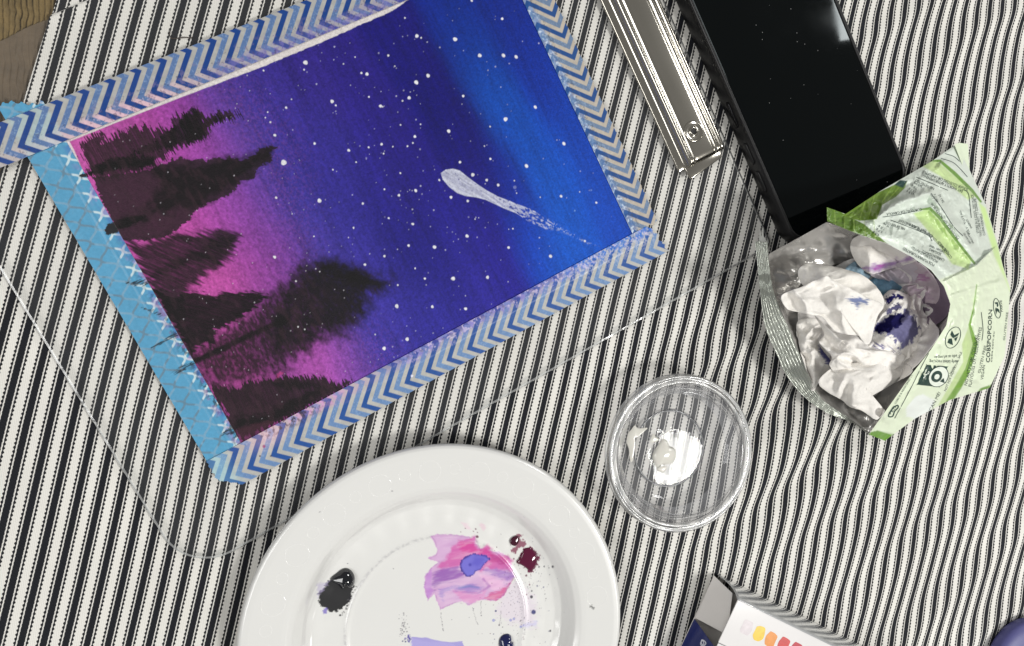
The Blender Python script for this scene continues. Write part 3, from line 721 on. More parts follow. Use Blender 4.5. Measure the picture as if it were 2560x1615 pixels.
# ================================================================== tapes
def chev(al, w, w1=1.6, w2=10.7, per=10.4, ph=0.0):
    off = np.where(w < w1, (w1 - w), np.where(w < w2, (w - w1), (w2 - w1) - (w - w2)))
    x = ((al + off + ph) / per) % 1.0
    return x
def chev_cols(x, dark, mid, white, e=0.012):
    band = lambda a, b: sstep(a - e, a + e, x) * sstep(b + e, b - e, x)
    return band(0.02, 0.295), band(0.52, 0.795)
def tape(name, Ur, Vr, z, kind, label, along_u=True, w_of=None, al_of=None, ph=0.0, cols=None, smear=None, ends=None, wrap_z=None):
    u = np.arange(Ur[0], Ur[1] + 0.01, 0.27); v = np.arange(Vr[0], Vr[1] + 0.01, 0.27)
    Ug, Vg = np.meshgrid(u, v)
    G = UV(Ug, Vg, z)
    G[..., 2] += 0.00020 * (fbm(Ug / 4, Vg / 4, 3) - 0.5)
    if wrap_z is not None: G[..., 2] += wrap_z(Ug, Vg)
    X, Y = proj(G)
    if kind == 'chevron':
        dk, md, wh = cols
        mott = fbm(Ug / 2.2, Vg / 2.2, 5)
        base = lin(wh) * (0.86 + 0.28 * mott[..., None])
        R = Ras(X, Y, base)
        # board and cloth shimmer through
        x = chev(al_of(Ug, Vg) + 0.12 * (fbm(Ug / 3, Vg / 3, 6) - 0.5), w_of(Ug, Vg), ph=ph)
        a, b = chev_cols(x, dk, md, wh)
        sp = sstep(0.62, 0.72, fbm(Ug / 0.55, Vg / 0.55, 7, 2))
        R.mix(b * 0.95, lin(md) * 1.0); R.mix(b * sp * 0.35, lin((150, 175, 205)))
        R.mix(a, lin(dk))
    else:
        R = Ras(X, Y, lin((82, 152, 190)) * (0.9 + 0.2 * fbm(Ug / 4, Vg / 9, 2)[..., None]))
        # ogee lattice print: white over the paper, grey where the dark cloth lies beneath
        p, q = 8.8, 8.0
        yy = Vg / q + 0.05 * (fbm(Ug / 4, Vg / 4, 3) - 0.5); xx = (Ug + 4.4) / p
        kk = np.arange(-12, 8)
        best = np.full(Ug.shape, 9.0)
        shp = np.sin(2 * math.pi * yy)
        for i in kk:
            xk = i * 0.5 + (1 if i % 2 else -1) * 0.235 * shp
            best = np.minimum(best, np.abs(xx - xk))
        slope = 1.62 * np.cos(2 * math.pi * yy)
        ln = sstep(0.14, -0.10, best * p / np.sqrt(1 + slope ** 2) - 0.40)
        on_paper = sstep(-4.6, -4.2, Ug)
        grey = lin((118, 132, 142)); under = sstep(0.42, 0.6, fbm(Ug / 3.0, Vg / 5.0, 8))
        gcol = grey[None, None] * (0.75 + 0.9 * under[..., None])
        R.mix(ln * (0.62 - 0.25 * under) * (1 - on_paper), gcol)
        R.mix(ln * on_paper * 0.75, lin((214, 228, 228)))
        R.mix(sstep(0.45, 0.0, np.abs(Ug + 4.5)) * 0.35, lin((58, 128, 170)))
    if smear: smear(R, Ug, Vg)
    keep = np.ones(X.shape, bool)
    if ends: keep &= ends(Ug, Vg, X, Y)
    keep &= (X > -40) & (X < 2600) & (Y > -40)
    mat = painted(name + '_film', rough=0.42, spec=0.4, grain=0.06, gscale=900, bump=0.12, bscale=500)
    o = grid_obj(name, G, mat, col=np.clip(R.col, 0, 1), keep=keep, flip=True)
    return tag(o, label, 'tape')
WT = (168, 168, 165); DK = (20, 62, 132); MD = (80, 112, 162)
def paper_z(Ug, Vg):
    return 0.00022 * sstep(-5.9, -5.2, Ug) * sstep(202.4, 201.6, Ug) * sstep(-5.9, -5.2, Vg) * sstep(141.4, 140.6, Vg)
def smear_left(R, U, V):
    X, Y = R.X, R.Y
    k2 = 1 / 2.7129; z2 = lambda L: [(280 + a * k2, 560 + b * k2) for a, b in L]
    near = sstep(-4.6, -0.3, U)
    n1 = fbm(U / 1.1, V / 1.1, 9, 3)
    dens = np.interp(V, [-5, 20, 36, 50, 60, 75, 95, 118, 136], [0, 0, 0.1, 0.35, 0.55, 0.6, 0.75, 0.85, 0.8])
    R.mix(near * dens * sstep(0.50, 0.60, n1) * 0.95, lin((30, 38, 52)))
    pk = sstep(0.5, 0.64, fbm(U / 2.5, V / 2.5, 4, 2))
    R.mix(near * pk * 0.45 * sstep(2, 20, V), lin((176, 120, 190)))
    R.mix(sstep(-3.2, -0.5, U) * sstep(0.45, 0.65, fbm(U / 3, V / 3, 13, 2)) * 0.5, lin((60, 90, 170)))
    ink = (24, 26, 32)
    R.poly([(197, 440), (204, 436), (232, 428), (232, 446), (215, 444), (205, 446)], ink, amp=2.5, w=1.0, seed=1)
    R.poly([(262, 575), (270, 560), (300, 552), (310, 566), (292, 582), (266, 586)], ink, amp=3, w=1.2, seed=2)
    for L in ([(270, 840), (360, 780), (430, 730), (450, 760), (340, 810)], [(390, 1020), (450, 975), (540, 930), (560, 960), (470, 1000)], [(150, 400), (200, 380), (250, 370), (240, 410), (170, 425)], [(735, 1435), (790, 1385), (830, 1370), (830, 1430), (790, 1425)],
              [(80, 400), (150, 390), (220, 380), (180, 410), (120, 405)], [(190, 560), (260, 580), (330, 600), (330, 620), (260, 600)]):
        R.poly(z2(L), ink, amp=5, deg=-25, lx=20, ly=2.0, w=1.6, op=0.9, seed=3, stre=0.5, sx=24, sy=2)
tape('lattice_tape', (-14.9, 0.0), (-22.0, 146.0), 0.00320, 'lattice', 'blue washi tape with trellis print along the dark ground of the painting', wrap_z=paper_z, smear=smear_left,
     ends=lambda U, V, X, Y: (V > -21.5 + 4.5 * sstep(-12, -2, U) + 0.5 * np.sin(U * 2.1)) & (V < 143.5 + 0.30 * (U + 15) + 0.4 * np.sin(U * 3)))
def smear_top(R, U, V):
    w = V + 15.2
    f = sstep(8.5, 12.5, w + 2.2 * (fbm(U / 3, V / 3, 4) - 0.5))
    pink = np.exp(-((U - 22) / 32) ** 2)
    lum = R.col.mean(-1)
    lightm = sstep(0.22, 0.4, lum)
    R.mix(f * pink * lightm * 0.75, lin((236, 190, 208)))
    pur = sstep(45, 75, U) * (0.35 + 0.65 * sstep(0.42, 0.62, fbm(U / 1.6, V / 1.6, 6)))
    R.mix(f * pur * 0.62, lin((120, 112, 180)))
    R.mix(sstep(10.5, 14.5, w) * pur * sstep(0.5, 0.6, fbm(U / 1.1, V / 0.9, 8)) * 0.6, lin((70, 64, 150)))
    R.mix(sstep(4, 9, w) * sstep(0.55, 0.68, fbm(U / 1.8, V / 1.8, 10)) * sstep(-5, 20, U) * 0.30, lin((150, 132, 160)))
    R.mix(sstep(0.70, 0.76, fbm(U / 0.8, V / 0.8, 11, 2)) * 0.5 * sstep(5, 9, w), lin((60, 56, 90)))
    R.mix(sstep(-16, -13, U) * sstep(1, -1, U) * 0.35 * lightm, lin((160, 205, 214)))
tape('chevron_tape', (-32.0, 216.0), (-15.3, -0.05), 0.00372, 'chevron', 'blue chevron washi tape along the white paper edge beside the pink sky', w_of=lambda U, V: V + 15.3, al_of=lambda U, V: U,
     ph=7.3 - 1.6 + 1.6, cols=(DK, MD, WT), smear=smear_top, wrap_z=lambda U, V: paper_z(U, V) * 0.6)
def smear_bottom(R, U, V):
    w = V - 135.2
    f = sstep(6.5, 1.5, w + 3.5 * (fbm(U / 3, V / 3, 4) - 0.5))
    lum = R.col.mean(-1); lightm = 0.35 + 0.65 * sstep(0.2, 0.4, lum)
    pk = np.exp(-((U - 34) / 20) ** 2); pb = sstep(52, 80, U) * sstep(185, 160, U); bl = sstep(140, 172, U); bk = sstep(44, 22, U) * sstep(2, 12, U)
    n = sstep(0.42, 0.58, fbm(U / 1.3, V / 1.3, 6))
    R.mix(f * pk * lightm * (0.4 + 0.5 * n), lin((206, 150, 200)))
    R.mix(f * pb * (0.30 + 0.6 * n) * lightm, lin((128, 120, 196)))
    R.mix(f * pb * sstep(3.6, 0.5, w) * (1 - n) * 0.75, lin((62, 56, 150)))
    R.mix(f * bl * (0.35 + 0.6 * n) * 0.9, lin((44, 110, 205)))
    R.mix(sstep(12, 3, w) * bl * sstep(0.5, 0.6, fbm(U / 0.8, V / 0.8, 9)) * 0.5, lin((205, 205, 210)))
    R.mix(f * bk * sstep(0.52, 0.60, fbm(U / 0.9, V / 0.9, 8)) * 0.9, lin((36, 30, 36)))
    R.mix(sstep(10, 3, w) * np.exp(-((U - 10) / 8) ** 2) * lightm * 0.55, lin((232, 190, 206)))
    R.dot(660, 1116, 4, (150, 50, 110), op=0.8); R.dot(650, 1140, 2, (60, 50, 60)); R.dot(677, 1140, 2, (60, 50, 60)); R.dot(1030, 940, 3, (225, 225, 240))
    tw = sstep(0.60, 0.70, fbm(U / 1.0, V / 1.0, 12)) * f * sstep(60, 90, U)
    R.mix(tw * 0.6, lin((214, 200, 226)))
    R.mix(sstep(-4, -12, U) * 0.5 * lightm, lin((150, 208, 222)))
tape('chevron_tape', (-15.5, 209.5), (135.15, 150.6), 0.00372, 'chevron', 'blue chevron washi tape along the painted edge facing the white plate', w_of=lambda U, V: V - 135.15, al_of=lambda U, V: U,
     ph=4.6, cols=((30, 78, 148), (96, 132, 180), (176, 176, 172)), smear=smear_bottom, wrap_z=lambda U, V: paper_z(U, V) * 0.6,
     ends=lambda U, V, X, Y: (U > -15.2 + np.where(V > 144, (V - 144) * 1.15, 0) + 0.35 * np.sin(V * 2.5)) & (U < 206.2 + 0.22 * (V - 135) + 0.9 * np.sin(V * 1.3) - 2.2 * sstep(138, 136, V)))
def smear_right(R, U, V):
    w = U - 196.2
    f = sstep(4.2, 2.0, w + 2.2 * (fbm(U / 2, V / 2, 4) - 0.5))
    n = sstep(0.40, 0.56, fbm(U / 1.4, V / 1.4, 6))
    lum = R.col.mean(-1); lightm = sstep(0.12, 0.35, lum)
    R.mix(f * lightm * (0.25 + 0.45 * n), lin((92, 140, 200)))
    R.mix(f * (1 - n) * 0.55, lin((40, 92, 160)))
    R.mix(f * lightm * sstep(0.56, 0.66, fbm(U / 0.9, V / 0.9, 8)) * 0.75, lin((205, 220, 235)))
    R.mix(sstep(2.2, 3.2, w) * sstep(6.5, 4.0, w) * sstep(0.64, 0.70, fbm(U / 0.7, V / 0.7, 9, 2)) * 0.55, lin((60, 70, 90)))
    R.mix(sstep(0.25, 0.0, np.abs(w - 0.1)) * 0.6 * sstep(80, 110, V), lin((190, 205, 225)))
tape('chevron_tape', (196.2, 211.4), (-16.0, 136.6), 0.00345, 'chevron', 'blue chevron washi tape along the bright blue side towards the metal clip', w_of=lambda U, V: U - 196.2, al_of=lambda U, V: -V,
     ph=1.5, cols=((32, 74, 134), (98, 122, 154), (180, 172, 160)), smear=smear_right, wrap_z=lambda U, V: paper_z(U, V) * 0.6,
     ends=lambda U, V, X, Y: (U < 211.0 - 0.5 * (((-V * 1.0 + 3) / 5.2) % 1.0)) & (V < 136.0 + 0.6 * np.sin(U * 1.7)))

# ================================================================== phone
def rrect(u0, u1, v0, v1, r, n=10):
    out = []
    for cx, cy, a0 in ((u1 - r, v1 - r, 0), (u0 + r, v1 - r, 90), (u0 + r, v0 + r, 180), (u1 - r, v0 + r, 270)):
        for a in np.linspace(a0, a0 + 90, n):
            out.append((cx + r * math.cos(math.radians(a)), cy + r * math.sin(math.radians(a))))
    return np.array(out)
def loft_uv(name, rings, mat, parent, cap0=True, cap1=True, smooth=True):
    """rings: list of (loop Nx2 in mm, z in m)"""
    n = len(rings[0][0]); V = []
    for L, z in rings: V += list(UV(L[:, 0], L[:, 1], z))
    F = []
    for k in range(len(rings) - 1):
        for i in range(n): F.append((k * n + i, (k + 1) * n + i, (k + 1) * n + (i + 1) % n, k * n + (i + 1) % n))
    if cap0: F.append(tuple(range(n)))
    if cap1: F.append(tuple((len(rings) - 1) * n + i for i in range(n))[::-1])
    return mesh_from(name, V, F, mat, parent, smooth=smooth)
def build_phone():
    u0, u1, v0, v1 = 268.2, 345.4, 26.0, 178.5
    root = empty('smartphone', tuple(UV((u0 + u1) / 2, (v0 + v1) / 2, 0.0)))
    tag(root, 'black smartphone in a black case lying face up beside the metal clip', 'smartphone')
    inv = Matrix.Translation(-root.location)
    case_m = plain('black_soft_case', (17, 17, 19), rough=0.38, spec=0.45, bump=0.06, bscale=1500)
    z0 = 0.0008
    def ring(off, z, r=9.5): return (rrect(u0 + off, u1 - off, v0 + off, v1 - off, r - off * 0.6), z0 + z * MM)
    o = loft_uv('case', [ring(1.6, 0), ring(0.5, 0.35), ring(0.1, 1.4), ring(0.0, 4), ring(0.05, 8.0), ring(0.3, 9.9), ring(0.75, 10.5), ring(1.25, 10.65), ring(1.7, 10.5), ring(2.0, 10.0), ring(2.1, 9.5)], case_m, root, True, False)
    o.matrix_parent_inverse = inv; case = o
    # screen glass, with a polished edge and dust
    m, N, L, b = new_mat('black_screen_glass')
    b.inputs['Base Color'].default_value = (0.0016, 0.0022, 0.0024, 1); setp(b, Roughness=0.045); b.inputs['Specular IOR Level'].default_value = 0.20; b.inputs['Specular Tint'].default_value = (0.86, 0.97, 1.0, 1)
    tc = N.new('ShaderNodeTexCoord'); vo = N.new('ShaderNodeTexVoronoi'); vo.inputs['Scale'].default_value = 260
    L.new(tc.outputs['Object'], vo.inputs['Vector'])
    lt = N.new('ShaderNodeMath'); lt.operation = 'LESS_THAN'; lt.inputs[1].default_value = 0.055; L.new(vo.outputs['Distance'], lt.inputs[0])
    rs = N.new('ShaderNodeSeparateColor'); L.new(vo.outputs['Color'], rs.inputs[0])
    gt = N.new('ShaderNodeMath'); gt.operation = 'GREATER_THAN'; gt.inputs[1].default_value = 0.62; L.new(rs.outputs[0], gt.inputs[0])
    ml = N.new('ShaderNodeMath'); ml.operation = 'MULTIPLY'; L.new(lt.outputs[0], ml.inputs[0]); L.new(gt.outputs[0], ml.inputs[1])
    mx = N.new('ShaderNodeMix'); mx.data_type = 'RGBA'; mx.inputs[6].default_value = (0.0016, 0.0022, 0.0024, 1); mx.inputs[7].default_value = (0.22, 0.22, 0.22, 1)
    L.new(ml.outputs[0], mx.inputs[0]); L.new(mx.outputs[2], b.inputs['Base Color'])
    smn = N.new('ShaderNodeTexNoise'); smn.inputs['Scale'].default_value = 45; smn.inputs['Detail'].default_value = 6
    L.new(tc.outputs['Object'], smn.inputs['Vector'])
    mr = N.new('ShaderNodeMapRange'); mr.inputs[1].default_value = 0.4; mr.inputs[2].default_value = 0.75; mr.inputs[3].default_value = 0.03; mr.inputs[4].default_value = 0.07
    L.new(smn.outputs[0], mr.inputs[0]); L.new(mr.outputs[0], b.inputs['Roughness'])
    o = loft_uv('screen', [ring(2.12, 9.0, 9.0), ring(2.16, 9.9, 9.0), ring(2.4, 10.08, 9.0), ring(2.8, 10.15, 9.0)], m, root, False, True, smooth=False)
    o.matrix_parent_inverse = inv
    # buttons in the near side of the case: an action slot and two volume keys
    for va, vb, slot in ((100.0, 113.5, True), (121.5, 133.0, False), (136.5, 148.0, False)):
        cz = z0 + 5.4 * MM
        n = 8; loop = []
        for (c, a0) in ((vb - 1.6, 0), (va + 1.6, 180)):
            for a in np.linspace(a0 - 90, a0 + 90, n):
                loop.append((c + 1.6 * math.cos(math.radians(a)), 1.6 * math.sin(math.radians(a))))
        loop = np.array(loop); V = []
        for off, du in ((0.0, 0.25), (0.0, -0.45), (0.35, -0.65)):
            sc = 1 - off / 1.6
            vc = loop[:, 0]; zc = loop[:, 1] * sc
            vc = (va + vb) / 2 + (vc - (va + vb) / 2) * (1 - off / ((vb - va) / 2))
            V += list(UV(np.full(len(vc), u0 + du), vc, cz + zc * MM))
        k = len(loop); F = []
        for j in range(2):
            for i in range(k): F.append((j * k + i, j * k + (i + 1) % k, (j + 1) * k + (i + 1) % k, (j + 1) * k + i))
        F.append(tuple(2 * k + i for i in range(k)))
        o = mesh_from('side_button', V, F, case_m if not slot else plain('dark_button_metal', (40, 40, 42), 0.25, 0.9), case)
build_phone()

# ================================================================== plate
PX, PY, PR = -0.0347, -0.1345, 0.0828
def plate_z(r):
    rr = np.array([0, .10, .455, .468, .480, .492, .51, .60, .655, .69, .72, .745, .775, .80, .88, .955, .982, .995, 1.0])
    zz = np.array([2.8, 2.8, 2.85, 3.05, 3.55, 3.1, 2.95, 3.1, 3.5, 5.0, 8.6, 11.0, 12.3, 12.7, 13.5, 14.3, 14.3, 13.7, 12.9])
    t = np.linspace(0, 1, 400)
    return np.interp(r, rr, zz)
def smooth_prof():
    r = np.linspace(0, 1, 700); z = plate_z(r)
    k = np.exp(-np.linspace(-2, 2, 13) ** 2); k /= k.sum()
    zp = np.convolve(np.pad(z, 6, mode='edge'), k, 'valid')
    zp[-8:] = z[-8:]
    return r, zp
_pr, _pz = smooth_prof()
def plate_h(X, Y):
    r = np.hypot(X - PX, Y - PY) / PR
    a = np.arctan2(Y - PY, X - PX)
    z = np.interp(r, _pr, _pz)
    z = z + 0.16 * np.sin(a * 30) * sstep(0.52, 0.58, r) * sstep(0.70, 0.64, r)     # faint flutes
    return z * MM
def build_plate():
    root = empty('plate', (PX, PY, 0.0))
    tag(root, 'round white plastic plate used as a palette, smeared with paint', 'plate')
    inv = Matrix.Translation(-root.location)
    nr, na = 330, 720
    rr = np.linspace(0.0008, 1.0, nr) * PR; th = np.linspace(0, 2 * math.pi, na, endpoint=False)
    G = np.zeros((nr, na, 3))
    G[..., 0] = PX + rr[:, None] * np.cos(th); G[..., 1] = PY + rr[:, None] * np.sin(th)
    G[..., 2] = plate_h(G[..., 0], G[..., 1])
    X, Y = proj(G)
    R = Ras(X, Y, lin((220, 220, 218)) * (1 + 0.02 * (fbm(X / 90, Y / 90, 2)[..., None] - 0.5)))
    rad = np.hypot(G[..., 0] - PX, G[..., 1] - PY) / PR
    k = 1 / 4.4675; z3 = lambda L: [(1000 + a * k, 1275 + b * k) for a, b in L]
    k2 = 1 / 2.8125; z2 = lambda L: [(580 + a * k2, 1075 + b * k2) for a, b in L]
    # broken grey tone along the foot groove and left slope and pale lilac tints of dried wash
    sc = sstep(0.46, 0.70, fbm(rad * 55, np.arctan2(G[..., 1] - PY, G[..., 0] - PX) * 5 + 0 * rad, 7, 3))
    R.mix(np.exp(-((rad - 0.70) / 0.03) ** 2) * sc * 0.20 * sstep(1150, 1000, X), lin((150, 146, 150)))
    R.mix(np.exp(-((rad - 0.487) / 0.008) ** 2) * sstep(0.40, 0.62, fbm(X / 6, Y / 6, 5)) * 0.28, lin((132, 128, 140)))
    R.poly(z3([(1180, 820), (1330, 780), (1500, 1000), (1530, 1300), (1380, 1300), (1180, 1240), (1060, 1130)]), (218, 208, 220), amp=10, w=9, op=0.75, seed=3)
    R.poly(z3([(1380, 1270), (1530, 1240), (1525, 1300), (1360, 1310)]), (196, 194, 226), amp=4, w=4, op=0.7, seed=4)
    R.poly(z3([(680, 130), (760, 160), (800, 220), (720, 200)]), (226, 204, 214), amp=3, w=3, op=0.8, seed=4)
    R.poly(z3([(900, 130), (960, 190), (930, 230), (890, 190)]), (224, 200, 210), amp=3, w=3, op=0.8, seed=5)
    # ---- the pink and violet wash
    lil = (206, 160, 208)
    R.poly(z3([(340, 290), (420, 268), (560, 268), (780, 300), (790, 340), (840, 288), (845, 370), (900, 442), (960, 400), (990, 430), (1040, 465), (1120, 470), (1210, 520), (1255, 600), (1262, 680), (1282, 740), (1240, 800), (1200, 870), (1160, 950), (1070, 1018), (940, 1000), (860, 1010), (780, 1062), (700, 1020), (620, 1040), (450, 1112), (400, 1000), (385, 930), (310, 1012), (285, 930), (268, 860), (280, 740), (340, 650), (430, 580), (315, 540), (340, 515), (400, 500), (415, 440), (380, 340)]),
           lil, amp=2.2, deg=0, lx=7, ly=7, w=1.2, op=0.85, seed=1)
    R.poly(z3([(600, 400), (680, 350), (780, 340), (830, 300), (850, 380), (900, 450), (970, 410), (1040, 470), (1200, 520), (1250, 600), (1240, 690), (1080, 670), (900, 660), (700, 600), (560, 640), (420, 640), (500, 540)]), (204, 92, 166), amp=7, lx=14, ly=10, w=7, op=0.85, seed=2)
    R.poly(z3([(660, 360), (800, 350), (880, 450), (960, 420), (1060, 480), (1000, 520), (860, 470), (700, 480)]), (206, 62, 146), amp=6, w=6, op=0.75, seed=3)
    R.poly(z3([(1020, 500), (1200, 520), (1230, 580), (1120, 610), (1000, 560)]), (182, 60, 130), amp=5, w=6, op=0.65, seed=4)
    R.poly(z3([(350, 730), (480, 660), (640, 640), (740, 730), (640, 780), (480, 820), (380, 880), (350, 820)]), (140, 84, 172), amp=6, deg=-12, lx=26, ly=5, w=8, op=0.85, seed=5)
    R.poly(z3([(270, 860), (290, 720), (350, 660), (360, 740), (350, 860), (380, 900), (312, 1005)]), (190, 138, 206), amp=2, w=3, op=0.9, seed=6)
    R.poly(z3([(920, 660), (1080, 655), (1250, 690), (1280, 740), (1200, 800), (1100, 740), (960, 700)]), (150, 112, 188), amp=4, w=5, op=0.75, seed=7)
    R.poly(z3([(880, 720), (1000, 730), (1150, 800), (1180, 860), (1060, 920), (980, 840), (900, 760)]), (226, 182, 216), amp=4, w=6, op=0.9, seed=8)
    R.poly(z3([(440, 890), (620, 850), (800, 830), (920, 860), (900, 900), (760, 910), (600, 880), (500, 920), (480, 1010), (440, 960)]), (160, 132, 200), amp=4, w=5, op=0.8, seed=9)
    R.line(z3([(660, 870), (780, 850), (880, 868)]), (120, 128, 190), [4, 7, 3], op=0.8, soft=3)
    R.line(z3([(600, 910), (740, 920), (880, 930), (960, 880), (1000, 850), (930, 770)]), (158, 96, 176), [2, 4, 4, 5, 6, 4], op=0.6, soft=3, amp=2)
    R.poly(z3([(590, 900), (760, 930), (900, 940), (960, 900), (930, 990), (780, 1050), (680, 1000)]), (214, 142, 194), amp=3, w=4, op=0.8, seed=10)
    R.poly(z3([(940, 990), (1000, 930), (1120, 900), (1230, 820), (1190, 890), (1150, 960), (1070, 1015)]), (206, 84, 140), amp=3, w=4, op=0.8, seed=11)
    R.line(z3([(1262, 680), (1280, 742), (1215, 850), (1160, 950), (1070, 1015)]), (170, 60, 140), 1.6, op=0.6, soft=1.5, amp=2)
    wash = z3([(340, 290), (420, 268), (560, 268), (780, 300), (840, 288), (900, 442), (960, 400), (1040, 465), (1210, 520), (1262, 680), (1282, 740), (1200, 870), (1160, 950), (1070, 1018), (940, 1000), (780, 1062), (620, 1040), (450, 1112), (385, 930), (310, 1012), (268, 860), (280, 740), (340, 650), (430, 580), (315, 540), (400, 500), (415, 440), (380, 340)])
    mw = (X > 1040) & (X < 1310) & (Y > 1310) & (Y < 1540)
    dw = sdf(wash, X[mw], Y[mw])
    tx = rotn(X[mw], Y[mw], -14, 40, 9, 7, 3)
    R.mix(sstep(0, 6, dw) * np.clip((tx - 0.46) * 3.2, 0, 1) * 0.24, lin((232, 214, 228)), mw)
    R.mix(sstep(0, 6, dw) * np.clip((0.46 - tx) * 3.2, 0, 1) * 0.16, lin((150, 76, 160)), mw)
    R.mix(np.exp(-((dw - 1.6) / 1.5) ** 2) * 0.30 * sstep(0.35, 0.6, fbm(X[mw] / 9, Y[mw] / 9, 3)), lin((140, 70, 150)), mw)
    drop = [(668, 610), (685, 555), (740, 515), (820, 485), (900, 495), (965, 510), (1010, 540), (950, 600), (910, 660), (840, 690), (820, 735), (750, 750), (710, 720), (680, 670)]
    R.poly(z3(drop), (52, 42, 140), amp=2.2, lx=4, ly=4, w=1.2, op=0.95, seed=12)
    cx, cy = 820, 615
    inner = [(cx + (a - cx) * 0.88, cy + (b - cy) * 0.88) for a, b in drop]
    R.poly(z3(inner), (118, 112, 208), amp=1.2, w=3.2, op=0.95, seed=13)
    R.poly(z3([(840, 520), (960, 520), (940, 590), (860, 640), (800, 600)]), (92, 86, 192), amp=3, w=9, op=0.7, seed=14)
    R.dot(*z3([(782, 612)])[0], 3.5, (66, 58, 160), op=0.8, soft=3)
    # ---- lilac stroke lower down
    R.poly(z3([(130, 1425), (180, 1415), (300, 1430), (480, 1470), (600, 1478), (695, 1465), (740, 1600), (130, 1600)]), (158, 150, 212), amp=2, deg=12, lx=30, ly=4, w=1.5, op=0.92, seed=15)
    R.poly(z3([(130, 1440), (400, 1480), (600, 1500), (640, 1600), (130, 1600)]), (176, 168, 222), amp=4, deg=12, lx=30, ly=3, w=4, op=0.6, seed=16)
    # ---- smears round the dollops
    R.poly(z2([(690, 1050), (760, 1080), (860, 1100), (840, 1160), (800, 1235), (740, 1275), (690, 1280), (650, 1250), (615, 1225), (605, 1150), (640, 1110)]), (46, 46, 48), amp=4.5, lx=5, ly=4, w=1.2, seed=1)
    R.poly(z2([(640, 1260), (670, 1250), (665, 1290), (640, 1300)]), (128, 116, 190), amp=2, w=1.5, op=0.9, seed=2)
    R.poly(z2([(600, 1090), (690, 1060), (640, 1130), (600, 1190)]), (176, 166, 204), amp=4, w=3, op=0.5, seed=3)
    R.poly(z3([(1240, 340), (1290, 285), (1330, 262), (1360, 275), (1330, 330), (1410, 340), (1400, 400), (1350, 420), (1300, 460), (1260, 500), (1240, 440), (1290, 400), (1235, 385)]), (126, 28, 74), amp=4, lx=6, ly=4, w=1.5, op=0.85, seed=4)
    R.poly(z3([(1380, 430), (1460, 410), (1520, 470), (1560, 525), (1530, 620), (1480, 690), (1460, 722), (1420, 660), (1360, 620), (1300, 580), (1340, 520)]), (104, 14, 62), amp=4, lx=6, ly=4, w=1.4, seed=5)
    # ---- specks and scratches
    ink = (34, 30, 52); wine = (96, 30, 66); navy = (34, 38, 110); gy = (96, 92, 104)
    for a, b, r, c in [(862, 298, 16, wine), (845, 212, 9, wine), (820, 238, 6, wine), (865, 250, 6, wine), (730, 205, 6, wine), (1706, 634, 13, ink), (1610, 630, 9, ink), (1664, 648, 6, ink), (1553, 635, 10, ink), (1410, 732, 12, wine), (1468, 970, 17, ink), (1472, 905, 9, ink), (1447, 835, 8, wine), (1412, 945, 9, wine), (1492, 1140, 25, (28, 40, 110)),
                       (1532, 848, 8, navy), (1603, 862, 8, navy), (1618, 937, 5, ink), (1630, 990, 5, ink), (1678, 1350, 11, ink), (1070, 1128, 11, navy), (1272, 545, 9, wine), (1672, 725, 5, gy), (1490, 690, 7, wine), (1510, 670, 6, wine), (1390, 1200, 6, gy), (1350, 1235, 7, gy), (1108, 1285, 9, gy), (1145, 1308, 6, gy), (1008, 1380, 5, wine), (1055, 1443, 5, navy), (1045, 1385, 6, navy), (578, 1225, 4, gy), (62, 1470, 9, navy), (30, 1465, 8, navy), (1080, 415, 6, wine), (1315, 1380, 5, gy), (680, 245, 5, wine), (1210, 1280, 4, gy)]:
        R.dot(*z3([(a, b)])[0], max(r * k, 0.9), c, op=0.9, soft=0.9)
    for a, b, r in [(1045, 1232, 16), (1236, 1230, 15), (1272, 1216, 14), (1350, 1305, 14), (1380, 1285, 8)]:
        x, y = z3([(a, b)])[0]; R.dot(x, y, r * k, (120, 124, 190), op=0.75); R.dot(x, y, r * k * 0.6, (176, 180, 220), op=0.7)
    for pts in ([(455, 1150), (462, 1220), (475, 1290), (485, 1350)], [(812, 1090), (830, 1160), (850, 1230), (872, 1280)], [(1128, 1130), (1118, 1230), (1105, 1290)], [(905, 1020), (905, 1180)]):
        p = spline(z3(pts), 14, False)
        for q in p: R.dot(q[0] + random.uniform(-.8, .8), q[1], random.uniform(0.6, 1.5), gy, op=random.uniform(0.3, 0.9))
    for i in range(260):
        a = RNG.normal(1330, 170); b = RNG.normal(1000, 300)
        R.dot(*z3([(a, b)])[0], 0.6 + 0.7 * RNG.random(), [wine, navy, gy, ink][int(RNG.integers(4))], op=0.3 + 0.4 * RNG.random())
    for i in range(50):
        a = RNG.normal(45, 28); b = RNG.normal(1310, 70)
        R.dot(*z3([(a, b)])[0], 0.7 + 1.2 * RNG.random() ** 2, gy, op=0.7)
    for i in range(26):
        a = RNG.normal(100, 14); b = RNG.normal(1430, 26)
        R.dot(*z3([(a, b)])[0], 1.0 + 2.2 * RNG.random() ** 2, (90, 80, 160), op=0.7)
    for q in spline(z2([(870, 1100), (830, 1180), (800, 1250), (765, 1310)]), 30, False):
        R.dot(q[0] + random.gauss(0, 2), q[1] + random.gauss(0, 2), random.uniform(0.6, 3.0), (40, 38, 46), op=0.85)
    R.dot(1478, 1516, 5, (60, 62, 60), ry=3, op=0.7, wob=0.2); R.dot(1483, 1520, 4, (40, 42, 42), ry=3, op=0.7)
    for a, b in [(1125, 430), (615, 578), (812, 940), (1135, 975)]: R.dot(*z2([(a, b)])[0], 1.4, gy, op=0.8)
    mat = painted('white_melamine', rough=0.22, spec=0.5, coat=0.35, crough=0.08)
    o = grid_obj('dish', G, mat, root, col=np.clip(R.col, 0, 1), wrap=True); o.matrix_parent_inverse = inv
